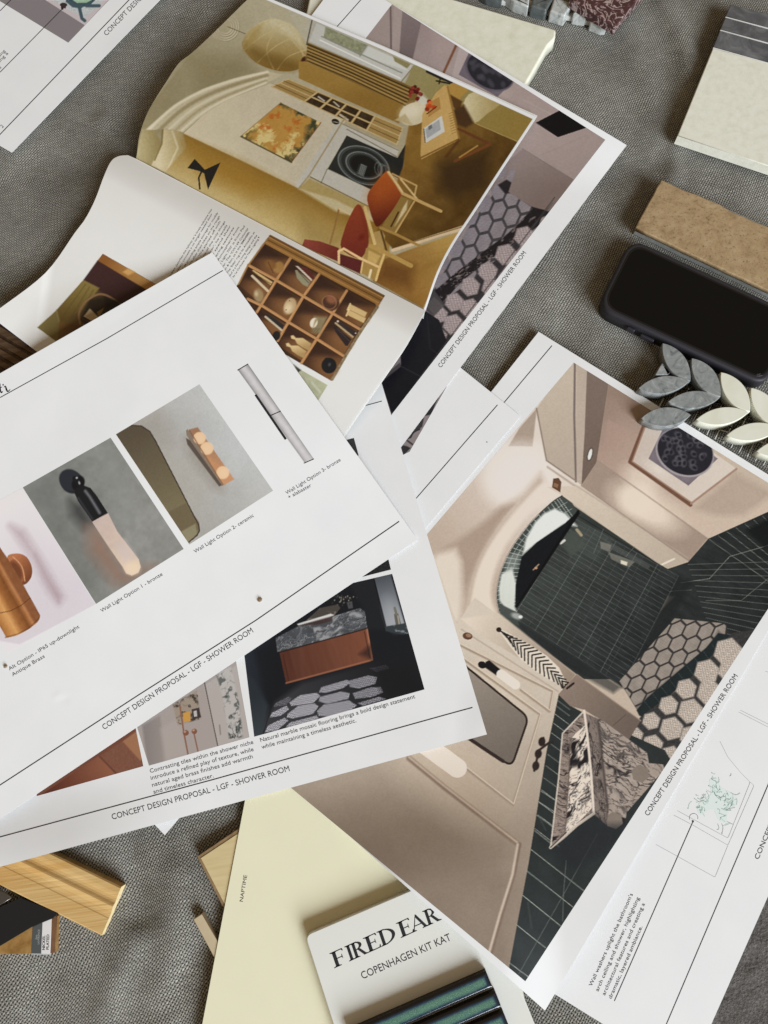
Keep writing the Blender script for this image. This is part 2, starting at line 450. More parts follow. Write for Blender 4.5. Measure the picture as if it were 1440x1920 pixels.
# linen: two sets of threads, plain weave, uneven yarn
n = NT('linen', .92, .12); v = n.obj()
wob = n.n('TexNoise', Scale=11, Detail=5); n.set(wob.inputs['Vector'], v)
wv = n.n('VectorMath', operation='SUBTRACT'); n.set(wv.inputs[0], wob.outputs['Color']); wv.inputs[1].default_value = (.5, .5, .5)
ws = n.n('VectorMath', operation='SCALE'); n.set(ws.inputs[0], wv); ws.inputs['Scale'].default_value = .020
va = n.n('VectorMath', operation='ADD'); n.set(va.inputs[0], v); n.set(va.inputs[1], ws)
PITCH = .00192
mp = n.mapv(va.outputs[0], (1, 1, 1), math.radians(-52)); sx = n.n('SeparateXYZ'); n.set(sx.inputs[0], mp)
U = n.math('MULTIPLY', sx.outputs[1], math.pi / PITCH); W = n.math('MULTIPLY', sx.outputs[0], math.pi / (PITCH * 1.08))
su, sw = n.math('SINE', U), n.math('SINE', W); au, aw = n.math('ABSOLUTE', su), n.math('ABSOLUTE', sw)
chk = n.math('MULTIPLY_ADD', n.math('MULTIPLY', su, sw), 1.5, .5, True)          # which thread lies on top
na = n.noise(n.mapv(va.outputs[0], (70, 1100, 1), math.radians(-52)), 1, 3, .6)     # yarn shade along one set of threads
nb = n.noise(n.mapv(va.outputs[0], (1100, 70, 1), math.radians(-52)), 1, 3, .6)
ca = n.ramp(na, [(.28, (.22, .216, .20)), (.5, (.45, .442, .41)), (.72, (.72, .71, .665))])
cb = n.ramp(nb, [(.28, (.12, .118, .108)), (.52, (.28, .275, .255)), (.75, (.50, .494, .46))])
ma = n.math('MULTIPLY', n.math('MULTIPLY_ADD', au, 2.6, -1.25, True), n.math('MULTIPLY_ADD', chk, .55, .45))
mb = n.math('MULTIPLY', n.math('MULTIPLY_ADD', aw, 2.3, -1.05, True), n.math('MULTIPLY_ADD', chk, -.35, 1.0))
cl = n.mix(mb, (.030, .029, .026), cb); cl = n.mix(ma, cl, ca)
hole = n.math('MAXIMUM', ma, mb)
big = n.noise(v, 14, 4, .6); cl = n.mix(.8, cl, n.ramp(big, [(.3, (.53, .505, .46)), (.7, (.92, .895, .85))]), 'MULTIPLY')
n.col(cl); n.bump(hole, .5, .0006)
# rug
n = NT('rug', .95, .1); v = n.obj()
f = n.noise(v, 420, 4, .7); g2 = n.noise(n.mapv(v, (150, 900, 1), math.radians(35)), 1, 3)
n.col(n.mix(n.math('MULTIPLY', g2, .8), n.ramp(f, [(.3, (.035, .03, .027)), (.5, (.10, .092, .085)), (.72, (.24, .225, .21))]), (.17, .155, .145))); n.bump(f, .8, .002)

# stones, tiles, timber
n = NT('cream_stone', .5, .4); v = n.obj(); n.col(n.ramp(n.noise(v, 90, 7, .68), [(.25, (.63, .615, .475)), (.5, (.72, .705, .575)), (.75, (.78, .77, .66))])); n.bump(n.noise(v, 500, 3), .12, .0004)
n = NT('honed_limestone', .45, .4); v = n.obj(); n.col(n.ramp(n.noise(v, 150, 7, .7), [(.25, (.64, .625, .515)), (.5, (.735, .72, .61)), (.75, (.79, .78, .69))])); n.bump(n.noise(v, 600, 3), .1, .0003)
plain('stone_edge', (.70, .74, .74), .45, .5, .06, 120)
n = NT('grey_marble', .35, .5); v = n.obj(); n.col(n.ramp(n.noise(v, 40, 6, .65, 1.2), [(.25, (.045, .046, .05)), (.5, (.10, .102, .108)), (.75, (.20, .205, .21))]))
n = NT('sage_marble', .55, .3); v = n.obj(); n.col(n.ramp(n.noise(v, 75, 7, .62, 2.2), [(.30, (.12, .13, .128)), (.46, (.235, .248, .244)), (.56, (.27, .28, .275)), (.72, (.42, .43, .42))])); n.b.inputs['Subsurface Weight'].default_value = .0
n = NT('cream_marble', .55, .3); v = n.obj(); n.col(n.ramp(n.noise(v, 45, 4, .5, .5), [(.3, (.66, .65, .52)), (.7, (.76, .755, .65))]))
plain('net', (.62, .61, .57), .7)
n = NT('travertine', .38, .5); v = n.obj(); f1 = n.noise(v, 90, 7, .68); f2 = n.noise(v, 380, 5, .75)
c1 = n.ramp(f1, [(.25, (.25, .165, .085)), (.5, (.38, .265, .145)), (.75, (.47, .35, .205))]); n.col(n.mix(n.ramp(f2, [(.34, (.8,) * 3), (.46, (0, 0, 0))]), c1, (.12, .075, .035))); n.bump(f1, .35, .001)
plain('clay_edge', (.30, .30, .28), .8, .2, .15, 200)
n = NT('burgundy_marble', .25, .5); v = n.obj(); q = n.noise(v, 60, 6, .6, 1.5); vein = n.math('ABSOLUTE', n.math('SUBTRACT', q, .5))
n.col(n.ramp(vein, [(0, (.50, .42, .40)), (.02, (.30, .20, .19)), (.045, (.075, .03, .032)), (.25, (.035, .016, .018))]))
n = NT('green_grey_marble', .25, .5); v = n.obj(); n.col(n.ramp(n.noise(v, 90, 6, .6, 1), [(.3, (.05, .06, .06)), (.6, (.11, .125, .12)), (.8, (.3, .31, .3))]))
n = NT('pale_grey_marble', .22, .5); v = n.obj(); n.col(n.ramp(n.noise(v, 110, 6, .62, 2), [(.28, (.12, .125, .125)), (.45, (.40, .41, .39)), (.75, (.56, .57, .54))]))
n = NT('pine', .45, .4); v = n.obj()
PINE_ROT = math.radians(33)
mp = n.mapv(v, (9, 900, 60), PINE_ROT); w1 = n.noise(mp, 1, 5, .65, .5); mp2 = n.mapv(v, (10, 110, 30), PINE_ROT, (3, 2, 0)); w2 = n.noise(mp2, 1, 3)
c1 = n.ramp(w1, [(.3, (.36, .20, .06)), (.42, (.56, .36, .14)), (.6, (.66, .45, .20)), (.75, (.70, .50, .24))]); n.col(n.mix(n.ramp(w2, [(.42, (0,) * 3), (.7, (.7,) * 3)]), c1, (.52, .27, .065)))
n = NT('pine_end', .7, .2); v = n.obj(); n.col(n.ramp(n.noise(v, 500, 3), [(.3, (.62, .48, .24)), (.7, (.76, .62, .36))]))
plain('black_card', (.010, .010, .010), .6, .3); plain('pewter', (.16, .15, .14), .3, .5, 0, 60, .8)
n = NT('brass_block', .35, .5); v = n.obj(); n.col(n.ramp(n.noise(v, 130, 5, .6), [(.3, (.20, .10, .025)), (.55, (.33, .18, .055)), (.75, (.40, .24, .09))]))
plain('walnut_edge', (.17, .085, .04), .55, .3, .2, 150)
plain('label_white', (.72, .70, .69), .5); plain('label_grey', (.075, .085, .085), .4); plain('label_pale', (.42, .44, .44), .5)
plain('cream_card', (.79, .755, .55), .6, .25, .012, 30)
plain('board_white', (.74, .74, .69), .5, .35, .01, 40)
n = NT('maple_ply', .55, .3); v = n.obj(); n.col(n.ramp(n.noise(n.mapv(v, (30, 300, 30), .6), 1, 3), [(.3, (.56, .44, .22)), (.7, (.65, .53, .30))]))
plain('ply_edge', (.26, .17, .085), .6, .3, .25, 200); plain('birch', (.53, .43, .28), .55, .3, .06, 90)
plain('case_plum', (.024, .022, .027), .55, .35); 
n = NT('glass_black', .05, .22); n.col((.004, .004, .004))
plain('bezel', (.006, .006, .007), .25); plain('case_button', (.022, .02, .028), .45)
n = NT('smoked_oak', .5, .3); v = n.obj(); n.col(n.ramp(n.noise(n.mapv(v, (15, 220, 20), math.radians(40)), 1, 4), [(.3, (.06, .035, .02)), (.6, (.15, .09, .05)), (.8, (.23, .15, .09))]))
plain('crumb', (.25, .18, .11), .7); plain('tile_back', (.03, .026, .024), .6, .3, .3, 300); plain('grout', (.72, .71, .68), .8)
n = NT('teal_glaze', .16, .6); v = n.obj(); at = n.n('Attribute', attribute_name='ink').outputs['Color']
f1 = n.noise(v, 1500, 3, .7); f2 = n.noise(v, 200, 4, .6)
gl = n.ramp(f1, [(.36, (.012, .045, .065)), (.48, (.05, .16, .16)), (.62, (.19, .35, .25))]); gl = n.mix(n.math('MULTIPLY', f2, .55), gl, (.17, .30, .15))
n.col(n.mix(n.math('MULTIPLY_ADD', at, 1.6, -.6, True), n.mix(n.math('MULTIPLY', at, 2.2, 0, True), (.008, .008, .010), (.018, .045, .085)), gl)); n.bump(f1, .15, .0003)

# ------------------------------------------------------------------ the cloth and the rug beside it
def cloth_z(px, py):
    h = -4.0 + 3.2 * (fbm(px + .35 * py, py - .2 * px, 240, 41, 3) - .5) + 2.6 * (fbm(px * .45 + .8 * py, (py - px) * 1.5, 200, 77, 3) - .5)
    def ridge(a, b, wd, amp):
        a, b = np.array(a, float), np.array(b, float); e = b - a; t = np.clip(((px - a[0]) * e[0] + (py - a[1]) * e[1]) / (e @ e), 0, 1)
        d2 = (px - a[0] - t * e[0]) ** 2 + (py - a[1] - t * e[1]) ** 2
        return 1.35 * amp * np.exp(-d2 / wd ** 2)
    for a, b, wd, am in [((1235, -40), (1300, 120), 22, 4.2), ((1300, 120), (1262, 330), 20, 2.6), ((1180, 40), (1240, 230), 26, 2.0), ((1130, 330), (1270, 290), 24, -1.6),
                         ((1100, 420), (1060, 640), 38, -1.8), ((190, 225), (245, 300), 20, 3.2), ((110, 430), (190, 340), 42, 2.4), ((330, 30), (220, 240), 34, -2.6), ((60, 300), (230, 330), 30, -1.4),
                         ((235, 1560), (262, 1720), 26, -2.2), ((250, 1760), (180, 1920), 30, 2.0), ((330, 1640), (300, 1920), 34, 2.2), ((80, 1830), (60, 1960), 40, -2.0), ((380, 1780), (300, 1900), 26, -1.4)]:
        h = h + ridge(a, b, wd, am)
    return np.minimum(h, 1.6) * MM
nu, nv = 330, 440
G = quad_px([(-260, -330), (1740, -330), (1720, 2140), (-260, 2140)], nu, nv)
Vc = P(G[..., 0], G[..., 1], 0.0); zc = cloth_z(G[..., 0], G[..., 1]); Vc[..., 2] = zc
fc = gridfaces(nu, nv); cen = G.reshape(-1, 2)[fc].mean(1)
edge_x = 1300 + (1920 - cen[:, 1]) * .42                      # the cloth ends under the plan drawing, bottom right
fc = fc[~((cen[:, 0] > edge_x) & (cen[:, 1] > 1560))][:, ::-1]
o = mk('linen_cloth', Vc.reshape(-1, 3), [fc], M['linen'], None, True, origin=(0, 0, 0)); o['kind'] = 'structure'
def _rug():
    R = quad_px([(1150, 1450), (1900, 1450), (1900, 2250), (1150, 2250)], 90, 90); V = P(R[..., 0], R[..., 1], -.012); V[..., 2] += .003 * (fbm(R[..., 0], R[..., 1], 30, 5, 4) - .5)
    o = mk('rug', V.reshape(-1, 3), [gridfaces(90, 90)[:, ::-1]], M['rug'], None, True, origin=(0, 0, 0)); o['kind'] = 'structure'
_rug()
# ------------------------------------------------------------------ heights of the loose sheets (metres above the cloth)
def wav(px, py, seed, amp=.5, s=330): return amp * (fbm(px, py, s, seed, 2) - .5) * 2
def z_A(px, py):     # big shower-room visual: flat on the right, lifted by the sample board bottom left
    d = ((px - 560) * .648 - (py - 1500) * .762)             # distance from its lower left edge
    b = 12.6 * sst(330, 60, d) * (1 - .5 * sst(940, 1060, px)) * sst(1430, 1680, py + .3 * px - 230) + 3.0 * sst(560, 260, d)
    return (2.2 + b + wav(px, py, 3, .55, 280)) * MM
def z_G(px, py): return (3.4 + wav(px, py, 5, .3) + 0 * px) * MM
def z_E(px, py): return (4.4 + 9.0 * sst(330, 150, py - .2 * (px - 900)) + wav(px, py, 8, .3)) * MM
def z_D(px, py):
    b = 8.0 * sst(400, 120, px) * sst(1450, 1650, py)
    return (7.0 + b + 1.5 * sst(850, 915, px) * sst(1250, 1380, py) + wav(px, py, 11, .8, 260)) * MM
C_Q = np.array([(-445, 954), (398, 473), (783, 1012), (-24, 1551)], float)
def z_C(px, py):
    t = ((px - 398) * -.869 + (py - 473) * .496) / 958; s = ((px - 398) * .58 + (py - 473) * .81) / 662
    t = np.clip(t, 0, 1.1); s = np.clip(s, -.1, 1.1)
    h = (26.5 * np.clip(1 - s, 0, 2) ** 1.2 + 8.5 * s ** 1.0) * (1 - t) + (19 * (1 - s) + 15.5 * s) * t
    return (h + 2.0 * np.sin(np.clip(s, 0, 1) * math.pi) * (1 - t) - 3 * np.sin(np.clip(t, 0, 1) * math.pi) * s + wav(px, py, 14, .9, 260) + 1.2 + .2 * np.exp(-((px - 107) ** 2 + (py - 1305) ** 2) / 40.) - .15 * np.exp(-((px - 123) ** 2 + (py - 1311) ** 2) / 30.)) * MM
def z_H(px, py): return (.9 + wav(px, py, 21, .35)) * MM
def z_T(px, py): return (1.0 + wav(px, py, 25, .3)) * MM

def paper(name, q, zf, label, n=150):
    n = max(n, 170); G = quad_px(q, n, n); return tag(sheet_from_grid(name, G, zf(G[..., 0], G[..., 1]), M['paper']), label, 'paper sheet', 'printed proposal sheets')
TITLE = 'CONCEPT DESIGN PROPOSAL - LGF - SHOWER ROOM'
INK, SOFT, GREY = M['ink'], M['ink_soft'], M['ink_grey']

# ================================================================== sheet top left
T_ = paper('proposal_sheet', [(-150, -110), (395, -98), (22, 286), (-320, 90)], z_T, 'white proposal sheet with a grey panel and leader lines in the top left corner', 40)
cv = Canvas(0, 0, 215, 85, (124, 117, 119)); cv.z = Z(0, 0, 260 / 1440.)
cv.p([(440, -20), (880, 262), (1180, -60)], (186, 175, 177))
cv.p([(520, -10), (870, 190), (1040, 60), (1080, -20)], cv.mot((178, 182, 182), 22, 2.2, 4))
cv.p([(700, -10), (1000, -10), (930, 60), (820, 80), (740, 50)], (60, 78, 86), 2)
cv.p([(740, -10), (970, -10), (900, 28), (800, 30)], cv.mot((150, 175, 150), 20, 2, 9), 2)
for q in ([(820, 60), (850, 190), (880, 215)], [(900, 60), (1030, 60)], [(840, 70), (760, 60), (700, 10)]): cv.l(q, 34, (62, 82, 90), 2)
cv.p([(640, 40), (690, 60), (680, 88), (630, 80)], (52, 40, 44)); cv.e((660, 50), 38, 22, (52, 40, 44))
print_quad(T_, cv, [(-40, -22), (80, -80), (214, -10), (128, 80)], z_T)
ink_lines(T_, [[(0, 135.5), (118, 15.5)]], z_T, 1.3, INK, lift=.00012); ink_lines(T_, [[(0, 20.5), (21, -1)]], z_T, 1.3, INK, lift=.00012); ink_lines(T_, [[(-10, 262.5), (260, -19)]], z_T, 1.6, INK)
ink_polys(T_, [smooth_line([(115, 13), (119, 13.5), (118.5, 18), (115, 17.5)], 3, True)], z_T, INK, 'leader_dot', .00016)
lettering(T_, [(TITLE, (200, 67.5), (415, -157), 9.5), ('2', (4.5, 240.5), (7.6, 237.2), 7), ('dramatic lighting', (-45, 155), (10.5, 96), 6.2), ('while creating a', (-38, 157), (16, 100.5), 6.2), ('highlights', (-25, 150), (3, 127), 6.2)], z_T, INK)

# ================================================================== plan drawing, bottom right (under the big visual)
H_ = paper('proposal_sheet', [(1292, 1074), (1620, 1275), (1290, 2019), (966, 1818)], z_H, 'white sheet with a faint plan drawing and four lines of text at bottom right', 50)
zz = Z(960, 1200)
ink_lines(H_, [[(1237, 1950), (1370, 1637), (1460, 1425)]], z_H, 1.7, INK); ink_lines(H_, [[(1152, 1877), (1300, 1539)]], z_H, 1.6, INK)
fine = [[(930, 960), (1215, 1115), (1340, 800), (1290, 750), (1215, 660), (1170, 570)], [(910, 985), (1005, 1035)], [(1015, 1040), (1215, 1155), (1362, 818), (1340, 800)], [(1215, 1155), (1142, 1335), (810, 1150)], [(1275, 405), (1450, 495)], [(1285, 395), (1450, 478)], [(1425, 175), (1450, 185)]]
ink_lines(H_, [zz(q) for q in fine], z_H, .55, GREY, 'plan_line')
a = np.linspace(-.3, 3.6, 14); ink_lines(H_, [zz(np.stack([1022 + 24 * np.cos(a), 1000 - 24 * np.sin(a)], -1)), zz([(1232, 750), (1232, 760), (1224, 766)])], z_H, .7, SOFT, 'plan_line')
ink_polys(H_, [zz([(1012, 1015), (1022, 1015), (1024, 1025), (1014, 1026)])], z_H, INK, 'leader_dot', .00014)
rs = np.random.RandomState(4)
pts = [(1140, 800), (1130, 850), (1080, 900), (1150, 900), (1210, 880), (1240, 900), (1170, 960), (1070, 960), (1180, 1010), (1060, 920), (1220, 930), (1150, 850)]
wash = smooth_line(zz([(1110, 790), (1150, 775), (1180, 830), (1250, 870), (1265, 920), (1215, 960), (1205, 1030), (1160, 1010), (1130, 950), (1060, 985), (1045, 930), (1090, 890), (1120, 860)]), 4, True)
ink_polys(H_, [wash], z_H, M['ink_mint'], 'printed_plant', .00005)
for k in range(84):
    p0 = np.array(pts[rs.randint(len(pts))]) + rs.randn(2) * 20; p1 = p0 + rs.randn(2) * 20
    ink_lines(H_, [zz(smooth_line([p0, (p0 + p1) / 2 + rs.randn(2) * 6, p1], 3))], z_H, .6, (M['ink_green'], M['ink_green'], M['ink_teal'])[k % 3], 'printed_twig', .00008 + .000002 * k)
    if k % 2 == 0: ink_polys(H_, [zz(p1 + 2.6 * np.array([(1, 0), (.3, .9), (-.8, .6), (-.8, -.6), (.3, -.9)]))], z_H, M['ink_teal'], 'printed_leaf', .00022)
lettering(H_, [(TITLE, (1422.5, 1612), (1575, 1255), 9.5), ("Wall washers uplight the bathroom's", (1110, 1850), (1187, 1677), 7.4), ('arch ceiling and shower, highlighting', (1122, 1859.5), (1199.5, 1684), 7.4), ('architectural features and creating a', (1134.5, 1867), (1209.5, 1695), 7.4), ('dramatic, layered ambiance.', (1146.5, 1873.5), (1205, 1738), 7.4)], z_H, INK)
# ================================================================== the big shower-room visual
A_ = paper('proposal_sheet', [(1010, 622), (1566, 968), (1022, 1895), (425, 1362)], z_A, 'large white sheet printed with an arched shower room, lying under the leaf mosaic', 190)
cv = Canvas(440, 675, 1446, 1845, (178, 160, 144))
b1, b2, b3, b4, b5 = Z(720, 680), Z(960, 780), Z(780, 1140), Z(960, 1200), Z(640, 1440)
# --- ceiling vault, upper left
cv.z = b1
cv.p([(1060, -20), (-200, 1440), (700, 1500), (1010, 740), (1120, 700)], cv.g((300, 1000), (176, 156, 141), (760, 560), (204, 190, 180)), 4)
cv.p([(860, 255), (760, 370), (700, 470), (835, 472)], (158, 140, 127), 3)
cv.e((760, 640), 190, 170, (219, 209, 203), -20, 40)
cv.p([(880, 620), (790, 730), (650, 830), (540, 930), (290, 1075), (120, 1300), (470, 1500), (470, 1300), (560, 1060), (700, 860), (900, 680)], (176, 156, 141), 26)
cv.p([(660, 812), (560, 900), (440, 985), (290, 1078), (410, 1040), (440, 1150), (450, 1300), (500, 1180), (560, 1050), (640, 910), (730, 800)], (160, 139, 125), 14)
cv.p([(300, 1075), (400, 1050), (432, 1120), (440, 1300), (430, 1460), (100, 1460), (150, 1250)], (206, 191, 177), 16)
cv.p([(1000, 742), (870, 800), (730, 960), (640, 1120), (600, 1300), (640, 1480), (470, 1480), (480, 1330), (520, 1160), (600, 1000), (720, 830), (880, 680), (960, 690)], cv.g((500, 1400), (214, 198, 182), (900, 700), (208, 194, 184)), 10, 1, 4)
cv.l([(472, 1440), (482, 1330), (522, 1160), (602, 1000), (722, 840), (880, 665)], 16, (176, 157, 143), 9, .8, 6)
# --- panelled side wall
cv.p([(1062, -30), (1090, -10), (1085, 670), (912, 548), (858, 258)], cv.g((900, 100), (182, 166, 150), (1000, 600), (168, 152, 138)), 1.5)
cv.l([(1074, -20), (1070, 300), (1080, 668)], 12, (112, 98, 94), 2); cv.l([(858, 258), (914, 550), (1078, 664)], 8, (130, 114, 104), 2); cv.l([(920, 585), (1080, 700)], 10, (160, 142, 130), 3, .7)
cv.p([(1085, -10), (1142, 35), (1128, 400), (1110, 690), (1085, 668)], (172, 155, 142), 1.5)
cv.p([(1142, 35), (1264, 120), (1230, 340), (1196, 562), (1110, 692), (1128, 400)], cv.g((1150, 100), (116, 100, 91), (1150, 640), (104, 88, 79)), 1.5)
cv.e((1159, 516), 15, 38, (60, 48, 42), 14); cv.e((1159, 516), 10, 32, (244, 238, 230), 14)
cv.p([(1264, 118), (1700, 380), (1700, 1000), (1196, 562)], cv.g((1250, 200), (140, 118, 106), (1500, 700), (176, 152, 138)), 1.5)
cv.z = b2
cv.p([(480, 255), (1100, 688), (990, 822), (390, 392)], (150, 130, 117), 2)
cv.p([(500, 240), (540, 20), (1500, 480), (1470, 560), (1104, 690), (900, 540)], cv.g((550, 100), (156, 131, 119), (1000, 600), (186, 166, 150)), 3)
cv.e((730, 360), 110, 62, (200, 181, 166), 34, 22); cv.e((760, 520), 205, 95, (206, 188, 172), 30, 30); cv.e((700, 470), 95, 80, (212, 195, 180), 20, 22)
cv.p([(1020, 520), (1260, 320), (1470, 440), (1300, 560), (1150, 560)], (160, 140, 126), 14, .7)
cv.l([(480, 250), (1100, 690)], 6, (138, 119, 107), 3, .8)
cv.p([(200, 400), (390, 392), (994, 820), (965, 832), (862, 862), (270, 440)], cv.g((300, 420), (196, 180, 165), (900, 830), (172, 155, 140)), 1.5)
cv.l([(200, 290), (560, 520), (990, 800)], 7, (164, 147, 134), 3, .8); cv.l([(390, 392), (1000, 815)], 5, (138, 120, 108), 2, .8)
cv.l([(838, 838), (912, 804)], 10, (214, 200, 186), 2); cv.p([(232, 352), (262, 348), (278, 372), (272, 430), (225, 402)], (92, 64, 48)); cv.p([(238, 375), (262, 385), (256, 405), (232, 395)], (130, 98, 76))
# framed print
cv.p([(752, 30), (668, 258), (1004, 492), (1262, 296), (900, 40)], cv.g((700, 100), (182, 166, 155), (1100, 400), (196, 182, 171)), 1.5)
cv.l([(748, 40), (664, 258), (1004, 500)], 22, (104, 74, 60), 2); cv.l([(755, 40), (676, 256), (1006, 484)], 7, (146, 116, 98), 1.5); cv.l([(1008, 492), (1262, 298)], 12, (150, 122, 108), 2); cv.e((820, 300), 60, 26, (212, 200, 190), 35, 16, .6)
cv.p([(850, 70), (768, 240), (992, 392), (1158, 240), (930, 70)], cv.mot((112, 102, 108), 10, 14, 5), 1.5)
cv.e((972, 205), 168, 134, (150, 140, 142), 22, 2); cv.e((974, 200), 160, 128, (36, 35, 41), 22, 2)
rs = np.random.RandomState(2)
for k in range(34):
    a, r = rs.rand() * 6.3, rs.rand() ** .5; x, y = 148 * r * math.cos(a), 116 * r * math.sin(a); c = (974 + x * .93 - y * .37, 200 + x * .37 + y * .93)
    cv.e(c, 22, 16, (86, 81, 88), rs.rand() * 180, 3, .6); cv.e((c[0] + 3, c[1] + 2), 12, 9, (30, 29, 34), rs.rand() * 180, 2, .9)
# --- dark slate shower
dark = (45, 49, 48)
cv.p([(1104, 690), (1460, 530), (1480, 1300), (1240, 1480), (300, 1480), (-20, 1180), (-30, 870), (15, 765), (115, 628), (282, 460), (870, 862), (990, 822)], cv.mot(cv.mot(cv.g((300, 700), (52, 56, 54), (1300, 1200), (34, 37, 37)), 8, 30, 6), 7, 5, 16, 28, 9), 1.5)
for k in range(13): cv.l([(990 + k * 10, 835 + k * 30), (1460, 1150 + k * 32 - 330 + k * 8)], 3.2, (110, 112, 106), 1, .65)
for k in range(7): cv.l([(1110 + 50 * k, 695 - 22 * k), (1520 + 30 * k, 985 - 20 * k)], 3.4, (122, 124, 116), 1, .7)
cv.l([(950, 938), (1110, 915), (1225, 790), (1440, 728)], 3.5, (128, 128, 120), 1, .8); cv.l([(790, 992), (1010, 978)], 3.5, (120, 120, 112), 1, .7); cv.l([(1090, 1038), (1290, 1038), (1440, 915)], 3.2, (120, 120, 112), 1, .7); cv.l([(675, 918), (870, 856)], 3.2, (112, 114, 108), 1, .7)
cv.p([(1320, 640), (1460, 570), (1460, 720), (1420, 740)], (20, 23, 24), 8)
cv.p([(770, 1120), (850, 1010), (915, 1015), (800, 1135)], (94, 84, 78), 4)
# front wall tile courses
cv.z = ID
cv.p([(1077, 970), (1272, 1078), (1166, 1288), (1085, 1235), (962, 1158)], cv.mot(cv.mot(cv.g((1040, 1060), (55, 58, 56), (1230, 1200), (36, 39, 39)), 8, 30, 3), 9, 4, 19, 28, 8), 2)
cv.lines((1077, 972), (1272, 1080), (963, 1156), (1166, 1286), 26, 1.0, (112, 116, 112), .42, 1.05)
cv.lines((1077, 972), (963, 1156), (1272, 1080), (1166, 1286), 6, 1.1, (124, 128, 123), .5, 1.0)
cv.p([(1166, 1288), (1272, 1080), (1300, 1090), (1240, 1200), (1200, 1300)], (30, 33, 34), 10, .7); cv.p([(963, 1158), (1166, 1288), (1150, 1300), (1000, 1215)], (30, 33, 34), 8, .6); cv.p([(1085, 975), (1150, 1010), (1120, 1050), (1060, 1030)], (74, 78, 75), 12, .5); cv.l([(1140, 1020), (1215, 1062)], 7, (84, 86, 82), 4, .6)
cv.lines((1105, 990), (992, 1172), (1240, 1062), (1136, 1265), 5, .9, (100, 104, 100), .35, 1.0)
cv.z = b2
cv.l([(370, 560), (870, 862)], 4, (30, 32, 32), 2); cv.l([(515, 635), (460, 770)], 3, (120, 122, 118), 1, .6); cv.l([(690, 735), (640, 790)], 3, (120, 122, 118), 1, .6)
cv.p([(270, 700), (330, 640), (420, 720), (330, 790)], (70, 74, 70), 6, .8); cv.p([(495, 705), (560, 725), (550, 765), (500, 745)], (120, 116, 108), 2, .8); cv.p([(540, 765), (640, 800), (690, 820), (660, 852), (560, 805)], (108, 106, 98), 2, .85); cv.p([(612, 810), (650, 822), (645, 842), (612, 830)], (200, 190, 172), 2)
cv.l([(365, 640), (390, 670)], 16, (150, 136, 112), 2); cv.l([(275, 715), (295, 700)], 14, (190, 186, 176), 2)
# arch reveal with small tiles, glare, black door
cv.z = b1
cv.p([(1002, 748), (940, 790), (820, 905), (720, 1040), (655, 1180), (630, 1310), (650, 1430), (760, 1480), (735, 1360), (745, 1250), (775, 1090), (840, 1010), (1010, 905), (1090, 845), (1060, 790)], (62, 67, 64), 1.5)
gl = cv.g((950, 850), (232, 230, 226), (720, 1350), (206, 205, 196))
cv.p([(900, 850), (960, 822), (1020, 850), (1085, 920), (1010, 908), (850, 1020), (780, 1080), (800, 990), (850, 900)], gl, 6)
cv.p([(660, 1190), (720, 1150), (745, 1250), (735, 1370), (745, 1400), (700, 1400), (650, 1340), (645, 1270)], gl, 5, .92); cv.p([(690, 1090), (770, 1060), (750, 1160), (680, 1180)], (140, 144, 138), 8, .6)
out = smooth_line([(1002, 748), (940, 790), (820, 905), (720, 1040), (655, 1180), (632, 1310), (650, 1420)], 5); inn = smooth_line([(1085, 860), (1015, 900), (880, 980), (790, 1065), (755, 1180), (742, 1280), (738, 1370)], 5)
for k in range(2, len(out) - 1): cv.l([out[k], inn[k]], 3.2, (196, 198, 192), 1, .7)
for t in (.33, .66): cv.l(out * (1 - t) + inn * t, 3, (188, 190, 184), 1, .6)
cv.l(out, 5, (40, 42, 42), 1.5); cv.l(out[8:], 4, (206, 190, 176), 1, .8)
cv.p([(1012, 908), (1085, 840), (1105, 845), (890, 1165), (738, 1362), (740, 1250), (775, 1092), (860, 1010)], (21, 23, 27), 1.5); cv.l([(1092, 838), (880, 1170), (745, 1370)], 16, (14, 16, 18), 2); cv.l([(840, 1165), (870, 1135)], 7, (150, 124, 100), 1.5); cv.e((855, 1155), 8, 7, (170, 130, 104))
cv.p([(640, 1350), (660, 1420), (770, 1460), (740, 1400)], (70, 74, 72), 3); cv.e((745, 1425), 30, 16, (150, 150, 146), 20, 4); cv.e((768, 1430), 10, 8, (240, 240, 236), 0, 2)
# --- mosaic floor beyond the kerb
cv.z = b4
cv.p([(605, 232), (640, 190), (915, -122), (1205, -92), (1215, 10), (718, 412), (690, 372)], (50, 47, 47), 2)
cv.lattice((705, 326), (77, -75), (-5, -80), (-2, 8), (-2, 6), cv.mot((140, 128, 119), 12, 10, 8), .87, [(605, 232), (640, 190), (915, -122), (1205, -92), (1190, 30), (718, 412)], ((110, 100, 96), 2.4, .35))
cv.p([(690, 372), (716, 412), (1220, 0), (1160, -60), (1110, 30), (960, 150), (840, 250)], (58, 54, 54), 4, .35)
cv.p([(700, 395), (760, 325), (930, 180), (1090, 45), (1160, -40), (1260, -20), (1200, 60), (970, 240), (745, 440), (715, 425)], cv.mot((30, 36, 38), 4, 8, 3), 2)
for k in range(9): t = k / 8.; cv.l([(745 + 380 * t, 345 - 320 * t), (790 + 380 * t, 400 - 310 * t)], 2.5, (96, 100, 98), 1, .55)
